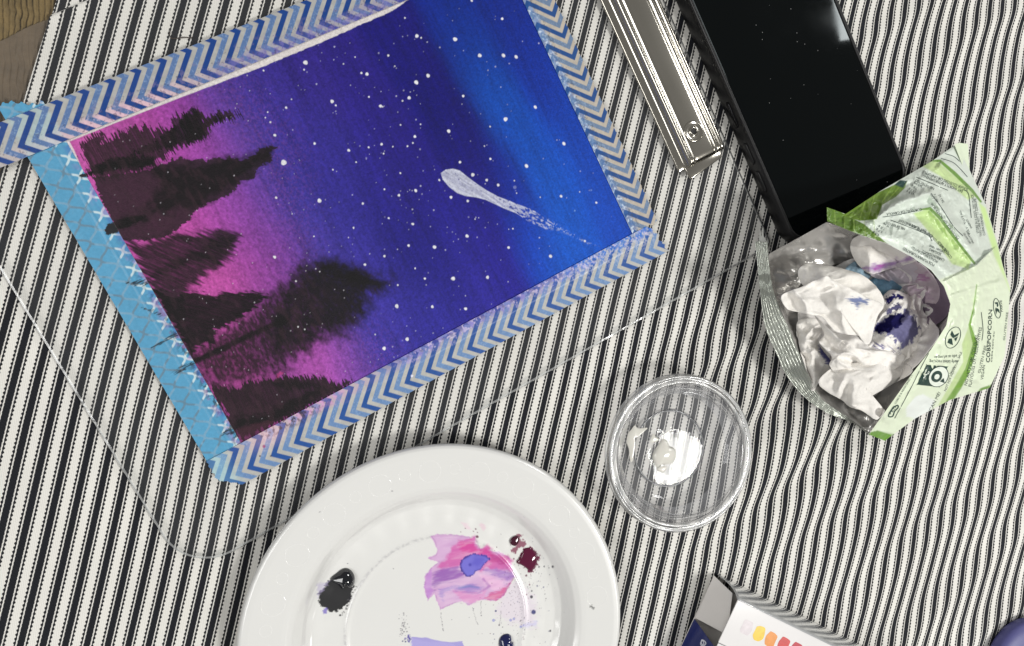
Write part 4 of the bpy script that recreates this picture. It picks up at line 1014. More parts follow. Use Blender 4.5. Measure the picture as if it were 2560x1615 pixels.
    # outer lip and underside
    lip = [(1.0, 12.9), (1.004, 12.3), (0.998, 11.7), (0.975, 11.9), (0.90, 11.4), (0.80, 10.4), (0.72, 6.8), (0.66, 1.4), (0.62, 0.7), (0.5, 0.7), (0.0, 0.9)]
    o = lathe('underside', [(r * PR, z * MM) for r, z in lip], PX, PY, plain('white_plastic_lip', (224, 224, 222), 0.25), root, n=160); o.matrix_parent_inverse = inv
    # raised rings moulded into the rim
    rm = plain('white_plastic_ring', (230, 230, 228), 0.12, coat=0.5)
    me = None
    for i, ang in enumerate(np.arange(8, 190, 8.6)):
        big = i % 2 == 0
        r = (0.0047 if big else 0.0024); a = math.radians(ang)
        rc = PR * (0.868 if big else 0.875)
        x, y = PX + rc * math.cos(a), PY + rc * math.sin(a)
        pts = []
        for t in np.linspace(0, 2 * math.pi, 40, endpoint=False):
            xx, yy = x + r * math.cos(t), y + r * math.sin(t)
            pts.append((xx, yy, float(plate_h(np.array(xx), np.array(yy))) - 0.00006))
        o = tube('embossed_ring', pts, 0.00013, rm, root, n=6, closed=True); o.matrix_parent_inverse = inv
build_plate()

def dollop(name, poly, zfun, h, mat, label, cat, group=None, rings=12, n=56, seed=0, power=0.6, wob=0.12):
    loop = spline(poly, n); cen = loop.mean(0)
    rs = np.linspace(0, 1, rings + 1)[1:][::-1]
    pts = []
    for r in rs:
        q = cen + (loop - cen) * r
        pts.append(q)
    px = np.array(pts)
    p0 = P(px[..., 0], px[..., 1], zfun)
    p0[..., 2] += h * (1 - rs[:, None] ** 2) ** power * (1 + wob * 2 * (fbm(px[..., 0] / 30, px[..., 1] / 30, seed, 2) - 0.5))
    V = list(p0.reshape(-1, 3)); top = P(cen[0], cen[1], zfun); top[2] += h; V.append(top)
    nr = len(rs); F = [tuple(q) for q in quads(nr, n, True)]
    for i in range(n): F.append(((nr - 1) * n + i, (nr - 1) * n + (i + 1) % n, nr * n))
    o = mesh_from(name, V, F, mat)
    return tag(o, label, cat, group)
k2 = 1 / 2.8125; k3 = 1 / 4.4675
dollop('paint_dollop', [(580 + a * k2, 1075 + b * k2) for a, b in [(690, 1050), (740, 1000), (790, 972), (835, 985), (862, 1030), (860, 1080), (830, 1110), (800, 1095), (775, 1120), (750, 1090)]], 0.0034, 0.0030,
       plain('black_wet_paint', (12, 15, 22), 0.06, coat=0.6, spec=0.6), 'thick glossy black blob of paint on the white plate', 'paint', wob=0.3)
dollop('paint_dollop', [(1000 + a * k3, 1275 + b * k3) for a, b in [(1310, 585), (1345, 520), (1390, 440), (1455, 420), (1510, 470), (1535, 520), (1525, 600), (1490, 660), (1462, 690), (1400, 640), (1350, 610)]], 0.0036, 0.0011,
       plain('crimson_wet_paint', (84, 10, 48), 0.07, coat=0.6), 'flat glossy crimson blob of paint on the white plate', 'paint', wob=0.4)
dollop('paint_dollop', [(1000 + a * k3, 1275 + b * k3) for a, b in [(1228, 350), (1250, 310), (1290, 290), (1325, 300), (1325, 360), (1290, 400), (1250, 390)]], 0.0037, 0.0008,
       plain('wine_wet_paint', (62, 14, 36), 0.1, coat=0.5), 'small dark wine blob of paint beside the crimson one', 'paint', wob=0.3)
dollop('paint_dollop', [(1000 + a * k3, 1275 + b * k3) for a, b in [(1112, 1440), (1150, 1395), (1205, 1382), (1240, 1410), (1248, 1460), (1268, 1490), (1262, 1560), (1200, 1640), (1130, 1620), (1108, 1520)]], 0.0030, 0.0024,
       plain('navy_wet_paint', (16, 22, 74), 0.07, coat=0.6), 'thick glossy navy blob of paint on the white plate', 'paint', wob=0.3)

# ================================================================== clear lid with white paint
LX, LY = 0.0783, -0.0612
def build_lid():
    root = empty('plastic_lid', (LX, LY, 0.0))
    tag(root, 'clear plastic domed lid upside down holding a little white paint', 'lid')
    inv = Matrix.Translation(-root.location)
    pm = clear('clear_lid_plastic', haze=0.13, hcol=(0.80, 0.81, 0.84), refl=0.27, tint=(0.95, 0.95, 0.96), rough=0.02, hbump=0.04)
    rimm = clear('clear_lid_rim', haze=0.46, hcol=(0.80, 0.81, 0.81), refl=0.9, tint=(0.9, 0.9, 0.9), rough=0.08, hbump=0.05)
    z0 = 0.0014
    floor = [(0.0, 0.3), (8, 0.3), (17.2, 0.3), (17.8, 0.1), (18.3, -0.15), (18.9, 0.0), (19.4, 0.5), (21, 1.1), (24, 2.4), (27.5, 4.6), (30, 7.0), (31.6, 9.6), (32.4, 12.2)]
    fl = spline(floor, 80, False)
    fl[:, 0] = np.maximum(fl[:, 0], 0)
    o = lathe('lid_dome', [(r * MM, z0 + z * MM) for r, z in fl], LX, LY, pm, root, n=120); o.matrix_parent_inverse = inv
    wallm = clear('clear_lid_wall', haze=0.20, hcol=(0.80, 0.81, 0.84), refl=0.5, tint=(0.94, 0.94, 0.95), rough=0.06, hbump=0.04)
    wl_ = spline([(27.5, 4.9), (30, 7.3), (31.6, 9.9), (32.3, 12.3)], 24, False)
    o = lathe('lid_wall', [(r * MM - 0.0003, z0 + z * MM + 0.0002) for r, z in wl_], LX, LY, wallm, root, n=120); o.matrix_parent_inverse = inv
    rim = [(32.4, 12.2), (32.6, 13.2), (32.9, 13.9), (33.6, 14.3), (34.4, 14.0), (34.9, 13.6), (35.4, 13.7), (36.0, 14.0), (36.6, 13.7), (36.95, 12.9), (36.8, 11.6), (36.4, 10.4), (36.9, 9.9), (37.2, 9.4), (36.9, 8.8)]
    rm = spline(rim, 60, False)
    o = lathe('lid_rim', [(r * MM, z0 + z * MM) for r, z in rm], LX, LY, rimm, root, n=140); o.matrix_parent_inverse = inv
    rg = clear('clear_lid_step', haze=0.30, hcol=(0.55, 0.56, 0.58), refl=0.8, tint=(0.55, 0.56, 0.58), rough=0.05)
    o = tube('base_step', [(LX + 0.0184 * math.cos(q), LY + 0.0184 * math.sin(q), z0 + 0.0002) for q in np.linspace(0, 2 * math.pi, 90, endpoint=False)], 0.00038, rg, root, n=8, closed=True); o.matrix_parent_inverse = inv
    # moulded lettering on the floor, mirrored because the lid is upside down
    let = clear('moulded_letters', haze=0.5, hcol=(0.7, 0.68, 0.6), refl=1.0, tint=(0.8, 0.8, 0.8))
    cu = bpy.data.curves.new('lettering', 'FONT'); cu.body = 'PLASTICS'; cu.size = 1.0; cu.align_x = 'CENTER'
    tmp = bpy.data.objects.new('tmp', cu); C0.objects.link(tmp)
    dg = bpy.context.evaluated_depsgraph_get(); me = bpy.data.meshes.new_from_object(tmp.evaluated_get(dg))
    bpy.data.objects.remove(tmp)
    for v in me.vertices:
        x, y = v.co.x * 0.0030, v.co.y * 0.0030
        a = math.radians(-92) - x / 0.0130
        r = 0.0128 + y
        v.co = (LX + r * math.cos(a), LY + r * math.sin(a), z0 + 0.00045)
    me.materials.append(let)
    o = bpy.data.objects.new('lettering', me); link(o, root); o.matrix_parent_inverse = inv
build_lid()
k4 = 1 / 3.452
wp = plain('white_wet_paint', (214, 212, 204), 0.14, coat=0.4)
dollop('paint_dollop', [(1480 + a * k4, 920 + b * k4) for a, b in [(585, 640), (610, 612), (645, 625), (665, 672), (705, 690), (725, 735), (710, 800), (670, 830), (600, 835), (555, 860), (530, 800), (522, 750), (545, 700)]], 0.00175, 0.0022,
       wp, 'thick white blob of paint inside the clear lid', 'paint', wob=0.2)
for i, (pl, lab) in enumerate([([(370, 495), (395, 520), (440, 520), (475, 515), (470, 530), (420, 540), (380, 560), (350, 620), (330, 640), (345, 720), (352, 800), (330, 800), (318, 700), (300, 640), (310, 570), (340, 530)], 'streak of white paint up the curved wall of the clear lid'),
                    ([(515, 590), (535, 565), (545, 590), (575, 610), (570, 630), (520, 645), (505, 635)], 'small white paint spatter next to the blob in the lid'),
                    ([(560, 870), (600, 850), (650, 850), (640, 875), (610, 905), (580, 890)], 'thin grey paint dribble below the white blob in the lid')]):
    q = [(1480 + a * k4, 920 + b * k4) for a, b in pl]
    dollop('paint_smear', q, 0.0021 if i else 0.0048, 0.0005, wp, lab, 'paint', n=60, rings=6)

# ================================================================== snack bag with used tissues
def pdist(pts, X, Y):
    best = np.full(X.shape, 1e9)
    for (ax, ay), (bx, by) in zip(pts[:-1], pts[1:]):
        ex, ey = bx - ax, by - ay
        t = np.clip(((X - ax) * ex + (Y - ay) * ey) / (ex * ex + ey * ey + 1e-9), 0, 1)
        best = np.minimum(best, np.hypot(X - ax - ex * t, Y - ay - ey * t))
    return best
TXT = {}
def text_mesh(body, bold=False):
    cu = bpy.data.curves.new('txt', 'FONT'); cu.body = body; cu.size = 1.0; cu.resolution_u = 2
    if bold: cu.offset = 0.018
    tmp = bpy.data.objects.new('tmp', cu); C0.objects.link(tmp)
    dg = bpy.context.evaluated_depsgraph_get(); me = bpy.data.meshes.new_from_object(tmp.evaluated_get(dg))
    bpy.data.objects.remove(tmp); bpy.data.curves.remove(cu)
    return me
def cast_px(bvh, px, py, off=0.00012):
    d = np.array([(px - 1280.0) / F_PX, (py - 807.5) / F_PX, 1.0]) @ RCV
    hit, nrm, idx, dist = bvh.ray_cast(Vector(CAM), Vector(d).normalized())
    if hit is None: return None
    if nrm.dot(Vector(d)) > 0: nrm = -nrm
    return hit + nrm * off
def flat_on(bvh, V2, F, name, mat, parent, inv, off=0.00012):
    """lay a flat printed shape (photo pixels) onto the surface it is printed on"""
    out = [cast_px(bvh, x, y, off) for x, y in V2]
    F2 = [f for f in F if all(out[i] is not None for i in f)]
    if not F2: return None
    z = Vector((0, 0, 0))
    o = mesh_from(name, [p if p is not None else z for p in out], F2, mat, parent, smooth=False)
    bm = bmesh.new(); bm.from_mesh(o.data)
    bmesh.ops.delete(bm, geom=[v for v in bm.verts if not v.link_faces], context='VERTS')
    bm.to_mesh(o.data); bm.free()
    o.matrix_parent_inverse = inv
    return o
def print_text(bvh, body, p0, p1, h, mat, parent, inv, bold=False):
    me = text_mesh(body, bold)
    if not me.vertices: return
    co = np.array([v.co[:] for v in me.vertices]); F = [tuple(p.vertices) for p in me.polygons]
    x0, x1 = co[:, 0].min(), co[:, 0].max()
    p0 = np.array(p0, float); p1 = np.array(p1, float)
    d = p1 - p0; up = np.array([d[1], -d[0]]) / np.linalg.norm(d)
    V2 = p0 + ((co[:, 0] - x0) / (x1 - x0))[:, None] * d + (co[:, 1] / 0.7 * h)[:, None] * up
    bpy.data.meshes.remove(me)
    return flat_on(bvh, V2, F, 'lettering', mat, parent, inv)
def ribbon(bvh, pts, wid, name, mat, parent, inv, n=24, closed=False):
    p = spline(pts, n, closed); V = []; F = []
    m = len(p)
    for i in range(m):
        a = p[(i - 1) % m] if (closed or i) else p[i]; b = p[(i + 1) % m] if (closed or i < m - 1) else p[i]
        t = (b - a) / (np.linalg.norm(b - a) + 1e-9); q = np.array([-t[1], t[0]]) * wid / 2
        V += [p[i] + q, p[i] - q]
    for i in range(m if closed else m - 1):
        j = (i + 1) % m; F.append((2 * i, 2 * i + 1, 2 * j + 1, 2 * j))
    return flat_on(bvh, V, F, name, mat, parent, inv)
def build_bag():
    ctr = P(2230, 800, 0.0)
    root = empty('snack_bag', (ctr[0], ctr[1], 0.0))
    tag(root, 'torn open green and white foil snack bag filled with used tissues', 'snack bag')
    inv = Matrix.Translation(-root.location)
    A = [0, .10, .20, .30, .38, .46, .54, .62, .70, .76, .82, .87, .92, .96, 1.0]
    K1 = np.array([(2068, 553), (2110, 571), (2150, 587), (2190, 600), (2216, 608), (2250, 626), (2279, 642), (2328, 676), (2360, 716), (2376, 760), (2366, 813), (2328, 873), (2280, 935), (2209, 1035), (2172, 1086)], float)
    K2 = np.array([(2067, 518), (2114, 535), (2200, 478), (2328, 404), (2390, 361), (2424, 425), (2464, 511), (2493, 606), (2507, 664), (2526, 722), (2512, 889), (2474, 970), (2374, 1000), (2285, 1048), (2212, 1102)], float)
    z1 = np.array([46, 46, 47, 48, 48, 48, 48, 47, 46, 45, 43, 40, 36, 28, 16.]) * MM
    z2 = np.array([45, 42, 31, 19, 10, 8, 7, 7, 8, 8, 7, 6, 7, 7, 9.]) * MM
    na, nb = 420, 200
    a = np.linspace(0, 1, na)[:, None]; b = np.linspace(0, 1, nb)[None, :]
    I = lambda y: np.interp(a[:, 0], A, y)[:, None]
    X = I(K1[:, 0]) * (1 - b) + I(K2[:, 0]) * b; Y = I(K1[:, 1]) * (1 - b) + I(K2[:, 1]) * b
    # serrated cut at the seal's end
    Z = I(z1) + (I(z2) - I(z1)) * b ** 1.25
    inner = sstep(0, 0.12, b) * sstep(1.0, 0.85, b)
    def ridge(pts, w, h):
        return h * MM * np.exp(-(pdist(np.array(pts, float), X, Y) / w) ** 2)
    Z = Z + ridge([(2185, 548), (2250, 505), (2325, 482), (2368, 540), (2440, 640)], 11, 5.0) * (0.3 + 0.7 * inner)
    Z = Z - ridge([(2250, 545), (2310, 540), (2345, 575), (2400, 650)], 9, 2.4) * inner
    Z = Z + ridge([(2290, 525), (2325, 522), (2380, 590), (2436, 662)], 7, 2.6) * inner
    Z = Z + ridge([(2420, 470), (2430, 500), (2425, 560)], 9, 2.0) * inner
    Z = Z + ridge([(2180, 590), (2260, 600), (2340, 650), (2390, 690)], 12, 1.6) * inner
    Z = Z - ridge([(2441, 716), (2424, 816), (2440, 862), (2420, 924)], 7, 2.4) * inner
    Z = Z + ridge([(2365, 745), (2440, 720), (2515, 700)], 6, 2.2) * inner - ridge([(2372, 770), (2440, 748), (2518, 730)], 6, 1.6) * inner
    Z = Z + ridge([(2390, 800), (2350, 900), (2260, 1020)], 14, 1.6) * inner
    # the overlapping crimped step
    st = np.array([(2330, 706), (2360, 702), (2440, 662), (2436, 648), (2462, 640), (2461, 622), (2500, 606)], float)
    yl = np.interp(X, st[[0, 1, 2, 4, 6], 0], st[[0, 1, 2, 4, 6], 1])
    Z = Z + 0.0052 * sstep(-1.2, 1.2, Y - yl) * sstep(70, 8, Y - yl) * inner * (0.45 + 0.55 * sstep(2380, 2430, X))
    cr = fbm(X / 34, Y / 26, 4, 4); cr2 = np.abs(fbm(X / 20 + 7, Y / 26, 9, 3) - 0.5)
    Z = Z + 0.0030 * (cr - 0.5) * inner - 0.0040 * cr2 * inner
    G = P(X, Y, Z)
    # ---- print
    R = Ras(X, Y, lin((214, 223, 213)))
    R.poly([(2330, 706), (2440, 664), (2500, 606), (2530, 720), (2512, 900), (2470, 980), (2374, 1006), (2200, 1110), (2160, 1095), (2300, 900)], (225, 236, 210), w=3, op=1)
    GD, GL = (108, 150, 62), (196, 218, 158)
    R.poly([(2060, 510), (2072, 506), (2108, 534), (2160, 560), (2222, 612), (2205, 612), (2150, 590), (2060, 556)], (92, 124, 44), w=1.2)
    for x in (2084, 2106, 2130, 2156, 2180): R.line([(x, 500), (x + 10, 620)], (150, 176, 90), 3.0, op=0.45)
    R.poly([(2104, 540), (2157, 499), (2236, 462), (2268, 452), (2262, 470), (2240, 492), (2206, 512), (2192, 548), (2150, 552)], (104, 134, 46), w=1.2)
    R.poly([(2236, 462), (2250, 450), (2268, 452), (2258, 470)], (28, 62, 58), w=1.2)
    for q in ([(2150, 545), (2164, 500)], [(2170, 548), (2186, 490)], [(2205, 505), (2232, 465)], [(2220, 500), (2246, 470)]): R.line(q, (150, 182, 80), 2.4, op=0.6)
    R.poly([(2300, 412), (2340, 400), (2400, 450), (2440, 490), (2420, 500), (2350, 440)], GL, w=3)
    R.line([(2330, 402), (2350, 402), (2385, 432), (2430, 476), (2452, 504)], GD, [3, 7, 9, 8, 5], soft=1.0)
    R.poly([(2284, 534), (2320, 522), (2360, 560), (2430, 650), (2420, 672), (2380, 660), (2330, 590)], GL, w=3)
    R.line([(2300, 524), (2325, 521), (2350, 545), (2390, 600), (2436, 658)], GD, [3, 7, 8, 7, 6], soft=1.0)
    R.poly([(2446, 505), (2464, 520), (2492, 606), (2506, 664), (2526, 730), (2514, 700), (2486, 640)], (206, 234, 158), w=4)
    R.poly([(2440, 716), (2428, 800), (2405, 860), (2408, 905), (2345, 1014), (2372, 1004), (2424, 920), (2440, 862), (2424, 816)], GL, w=2)
    R.line([(2442, 712), (2434, 770), (2424, 812), (2438, 860), (2420, 924), (2396, 968), (2372, 1004)], (116, 160, 58), [2, 2, 6, 12, 14, 15, 14], soft=1.0)
    R.poly([(2440, 984), (2452, 970), (2490, 958), (2486, 966), (2450, 988)], GD, w=1.5)
    R.poly([(2150, 1104), (2178, 1080), (2195, 1076), (2234, 1086), (2212, 1110), (2170, 1112)], (104, 150, 52), w=1.5)
    R.poly([(2265, 1020), (2290, 990), (2310, 985), (2338, 1000), (2325, 1030), (2290, 1050), (2266, 1040)], (236, 242, 238), w=2)
    foilp = painted('printed_snack_film', rough=0.33, spec=0.5, bump=0.10, bscale=250, coat=0.15)
    out = grid_obj('printed_panel', G, foilp, root, col=np.clip(R.col, 0, 1)); out.matrix_parent_inverse = inv
    # ---- foil lining
    rim = [(1914, 648, 25), (1925, 633, 27), (1990, 598, 36), (2067, 555, 45.5), (2110, 571, 45.4), (2150, 587, 46.4), (2190, 600, 47.4), (2216, 608, 47.4), (2250, 626, 47.4), (2279, 642, 47.4), (2328, 676, 46.4), (2360, 716, 45.4), (2376, 760, 44.4),
           (2366, 813, 42.4), (2328, 873, 39.4), (2280, 935, 35.4), (2209, 1035, 27.4), (2172, 1086, 15.6), (2124, 1050, 16), (2084, 1024, 16), (2045, 990, 17), (2012, 918, 18), (1969, 815, 20), (1930, 725, 22), (1918, 680, 24)]
    rim = np.array(rim, float)
    n = 260; seg = np.linspace(0, len(rim), n, endpoint=False); i0 = seg.astype(int); f = (seg - i0)[:, None]
    loop = rim[i0] * (1 - f) + rim[(i0 + 1) % len(rim)] * f
    nr = 90; r = np.linspace(1, 0.0, nr)
    cx, cy = 2135.0, 805.0
    px = cx + (loop[None, :, 0] - cx) * r[:, None]; py = cy + (loop[None, :, 1] - cy) * r[:, None]
    zz = (3 + (loop[None, :, 2] - 3) * (0.25 * r[:, None] ** 1.5 + 0.75 * r[:, None] ** 4.5)) * MM
    fold = sstep(1.0, 0.93, r)[:, None] * sstep(0.1, 0.4, r)[:, None]
    ang = np.arange(n) / n
    zz = zz + fold * 0.009 * (fbm(px / 44, py / 60, 3, 2) - 0.5) - fold * 0.012 * np.abs(fbm(px / 60 + 3, py / 34, 8, 2) - 0.5)
    Gi = P(px, py, zz)
    lining = plain('silver_foil_lining', (214, 212, 208), rough=0.27, metal=0.62)
    o = grid_obj('foil_lining', Gi, lining, root, wrap=True, flip=True); o.matrix_parent_inverse = inv
    lin_o = o
    # ---- silver crimped seal on the near rim
    so = np.array([(1887, 603), (1893, 658), (1902, 747), (1910, 804), (1923, 846), (1943, 889), (1966, 939), (2009, 991), (2065, 1031), (2130, 1056), (2176, 1090)], float)
    si = np.array([(1919, 606), (1921, 640), (1930, 712), (1950, 775), (1969, 813), (1990, 865), (2012, 915), (2045, 986), (2084, 1020), (2124, 1046), (2171, 1082)], float)
    ns = 240; O = spline(so, ns, False); In = spline(si, ns, False)
    t = np.linspace(0, 1, 40)[None, :, None]
    pp = O[:, None] * (1 - t) + In[:, None] * t
    zo = np.interp(np.linspace(0, 1, ns), [0, .2, .5, .8, 1], [24, 20, 14, 11, 15]) * MM
    zi = np.interp(np.linspace(0, 1, ns), [0, .1, .4, .7, 1], [27, 26, 21.5, 18.5, 16.6]) * MM
    tt = t[..., 0]
    zs = zo[:, None] * (1 - tt) + zi[:, None] * tt + 0.00045 * np.sin(tt * 2 * math.pi * 7) + 0.0012 * (fbm(pp[..., 0] / 14, pp[..., 1] / 14, 6, 3) - 0.5)
    seal = plain('crimped_foil_seal', (196, 200, 192), rough=0.26, metal=0.45, bump=0.15, bscale=400)
    o = grid_obj('crimped_seal', P(pp[..., 0], pp[..., 1], zs), seal, root, flip=True); o.matrix_parent_inverse = inv
    # torn shiny tab at the end of the seal
    tab = np.array([(1896, 606), (1900, 568), (1904, 592), (1908, 566), (1909, 590), (1918, 604)], float)
    V = [P(x, y, 0.0235 + 0.0008 * (i % 2)) for i, (x, y) in enumerate(tab)]
    o = mesh_from('torn_tab', V, [(0, 1, 2), (0, 2, 4, 5), (2, 3, 4)], plain('bright_foil', (214, 216, 212), 0.12, 0.7), root, smooth=False); o.matrix_parent_inverse = inv
    # ---- folded corner tip
    tip = np.array([(2386, 361), (2398, 357), (2420, 360), (2424, 425), (2414, 452), (2404, 408)], float)
    tz = np.array([13, 11, 7, 5, 7, 11]) * MM
    V = [P(x, y, z) for (x, y), z in zip(tip, tz)]
    o = mesh_from('folded_corner', V, [(0, 1, 5), (1, 2, 3, 5), (3, 4, 5)], plain('pale_green_film', (222, 234, 208), 0.35), root, smooth=False); o.matrix_parent_inverse = inv
    # ---- lettering and marks
    dg = bpy.context.evaluated_depsgraph_get()
    me = out.data
    bvh = BVHTree.FromPolygons([tuple(v.co) for v in me.vertices], [tuple(p.vertices) for p in me.polygons])
    ink = plain('dark_green_ink', (44, 62, 58), 0.5); dk = plain('deep_green_ink', (22, 58, 50), 0.5); wh = plain('white_ink', (232, 240, 228), 0.5)
    a4 = lambda p: (2060 + p[0] / 4.106, 350 + p[1] / 4.106)
    a5 = lambda p: (2150 + p[0] / 3.705, 700 + p[1] / 3.705)
    for body, s, e, h in [("SUGAR CLUSTERS OR UNPOPPED", (1480, 500), (1010, 312), 30), ("EAT SHORTLY AFTER OPENING.", (1425, 515), (1015, 352), 30), ("NIL DETECTED", (1132, 492), (942, 402), 26),
                          ("265 mg", (1012, 470), (925, 432), 24), ("7.5 g", (960, 490), (900, 462), 24), ("12.7 g", (940, 522), (872, 494), 24), ("63.8 g", (925, 548), (850, 520), 22),
                          ("CORN OIL, OR CANOLA", (1000, 700), (638, 752), 26), ("DRY PLACE AND EAT", (1050, 925), (770, 812), 28), ("CONSUME ANY", (1120, 980), (880, 850), 28), ("NIL DETECTED", (830, 905), (640, 835), 26),
                          ("35 mg", (672, 880), (612, 850), 24), ("1.0 g", (622, 905), (560, 878), 24), ("1.7 g", (598, 935), (540, 908), 24), ("4.3 g", (570, 970), (505, 940), 24),
                          ("POLYUNSATURATED", (1135, 1275), (815, 1100), 28), ("MONOUNSATURATED", (1170, 1240), (905, 1090), 28), ("CARBOHYDRATE", (1238, 1225), (1010, 1128), 28), ("SUGARS", (1205, 1165), (1085, 1110), 26), ("DIETARY FIBRE", (1240, 1140), (1085, 1075), 22),
                          ("CARE NOT TO CONSUME", (1285, 1150), (1075, 945), 26), ("CORN KERNELS", (1315, 1205), (1185, 1040), 26),
                          ("STORE IN A COOL, DRY PLACE", (1590, 955), (1530, 560), 24), ("TAKE CARE NOT TO CONSUME", (1622, 990), (1560, 600), 24), ("CORN KERNELS", (1655, 978), (1618, 755), 24),
                          ("AVG", (1130, 605), (1108, 550), 22), ("PER 27 g", (1175, 630), (1135, 555), 22), ("261 kJ", (1235, 640), (1190, 560), 22),
                          ("PRODUCT OF AUSTRALIA", (1385, 1010), (1110, 640), 24), ("SATURATED", (1510, 1060), (1440, 950), 18), ("PROTEIN", (1540, 1055), (1470, 930), 18), ("FAT, TOTAL", (1500, 960), (1400, 720), 18), ("ENERGY", (1520, 900), (1470, 810), 18)]:
        print_text(bvh, body, a4(s), a4(e), h / 4.106, ink, root, inv)
    for body, s, e, h, bold in [("NO ARTIFICIAL COLOURS,", (990, 978), (1100, 505), 28, 0), ("FLAVOURS OR PRESERVATIVES", (1030, 988), (1128, 440), 28, 0), ("GLUTEN FREE", (1112, 865), (1172, 610), 24, 0), ("VEGAN", (1140, 925), (1158, 790), 26, 0),
                                ("COBSPOPCORN", (1200, 765), (1224, 275), 34, 1), ("cobs.com.au", (1222, 760), (1246, 480), 18, 0), ("PARVE", (1322, 292), (1312, 185), 20, 0), ("GLUTEN FREE", (1340, 560), (1372, 300), 18, 0),
                                ("SCAN ME!", (650, 1235), (748, 1045), 28, 0), ("early latest recycling", (908, 742), (642, 742), 30, 0), ("info at arl.org.au", (895, 690), (688, 706), 28, 0), ("NOT FOR INDIVIDUAL SALE", (795, 1030), (945, 670), 20, 0),
                                ("COBS IS A REGISTERED TM", (330, 1150), (490, 880), 16, 0), ("Check locally", (790, 960), (880, 800), 16, 0)]:
        print_text(bvh, body, a5(s), a5(e), h / 3.705, ink, root, inv, bold=bool(bold))
    for pts in ([a4(p) for p in [(945, 382), (1100, 445), (1270, 518)]], [a4(p) for p in [(680, 822), (860, 890), (1060, 975), (1110, 1040)]], [a4(p) for p in [(1095, 548), (1200, 690), (1330, 890), (1425, 985)]],
                [a4(p) for p in [(1430, 512), (1480, 550), (1500, 700), (1510, 800)]], [a4(p) for p in [(600, 790), (760, 768), (960, 722)]], [a5(p) for p in [(752, 480), (600, 740), (470, 1000), (320, 1280)]],
                [a5(p) for p in [(1122, 298), (1138, 460), (1128, 560)]], [a4(p) for p in [(1240, 140), (1330, 170), (1390, 220)]], [a4(p) for p in [(1200, 190), (1320, 230), (1400, 300), (1470, 380)]]):
        ribbon(bvh, pts, 1.5, 'printed_line', ink, root, inv)
    # recycling label: dark rounded square, round badge and arrow
    sq = spline([a5(p) for p in [(612, 792), (625, 786), (800, 800), (806, 812), (735, 980), (720, 988), (540, 970), (530, 958)]], 40)
    def fan(E, cen, name, mat, off, rings=7):
        n = len(E); V = []; F = []
        for k in range(rings):
            V += list(cen + (E - cen) * (1 - k / rings))
        V.append(cen)
        for k in range(rings - 1):
            for i in range(n): F.append((k * n + i, k * n + (i + 1) % n, (k + 1) * n + (i + 1) % n, (k + 1) * n + i))
        for i in range(n): F.append(((rings - 1) * n + i, (rings - 1) * n + (i + 1) % n, rings * n))
        return flat_on(bvh, V, F, name, mat, root, inv, off)
    fan(sq, sq.mean(0), 'recycling_label', dk, 0.00012)
    def ell(c, rx, ry, deg, n=32):
        t = np.linspace(0, 2 * math.pi, n, endpoint=False); cc, s = math.cos(math.radians(deg)), math.sin(math.radians(deg))
        x, y = rx * np.cos(t), ry * np.sin(t)
        return np.stack([c[0] + x * cc - y * s, c[1] + x * s + y * cc], -1)
    def disc(c, rx, ry, deg, mat, off, name):
        fan(ell(a5(c), rx / 3.705, ry / 3.705, deg), np.array(a5(c)), name, mat, off)
    disc((722, 892), 106, 88, -50, dk, 0.00020, 'badge'); disc((722, 892), 98, 80, -50, wh, 0.00030, 'badge')
    disc((705, 890), 56, 46, -50, dk, 0.00040, 'badge'); disc((705, 890), 26, 22, -50, wh, 0.00050, 'badge')
    ribbon(bvh, [a5(p) for p in [(765, 925), (800, 880), (800, 830)]], 2.2, 'badge_arrow', dk, root, inv)
    flat_on(bvh, [a5(p) for p in [(735, 935), (770, 905), (778, 950)]], [(0, 1, 2)], 'badge_arrow', dk, root, inv, 0.0004)
    print_text(bvh, "Bag", a5((605, 925)), a5((632, 842)), 11, wh, root, inv, bold=True)
    # oval certification marks with an angular letter
    for c, rx, ry, deg in (((860, 533), 104, 62, -66), ((1268, 262), 92, 32, 82)):
        ribbon(bvh, ell(a5(c), rx / 3.705, ry / 3.705, deg, 28), 1.6, 'certification_mark', dk, root, inv, n=56, closed=True)
        cc, s = math.cos(math.radians(deg)), math.sin(math.radians(deg))
        def loc(x, y): return (a5(c)[0] + (x * rx * cc - y * ry * s) / 3.705, a5(c)[1] + (x * rx * s + y * ry * cc) / 3.705)
        for tri in ([(-.62, -.45), (-.62, .45), (-.1, -.1), (-.25, -.5)], [(.55, -.6), (.15, -.55), (-.05, .05), (.35, .55), (.62, .55), (.25, .05)], [(-.05, .2), (.3, .6), (-.2, .62)]):
            V = [loc(*q) for q in tri]; flat_on(bvh, V, [tuple(range(len(V)))], 'certification_mark', dk, root, inv)
    # small pill-shaped stamp near the tip
    ribbon(bvh, [a5(p) for p in [(262, 1258), (300, 1190), (345, 1160), (352, 1180), (320, 1215), (300, 1262)]], 3.0, 'printed_stamp', dk, root, inv, n=40, closed=True)
    print_text(bvh, "PETI", a5((285, 1245)), a5((332, 1178)), 7, dk, root, inv, bold=True)
    return root, lin_o
bag_root, LINING = build_bag()
LBVH = BVHTree.FromPolygons([tuple(v.co) for v in LINING.data.vertices], [tuple(p.vertices) for p in LINING.data.polygons])

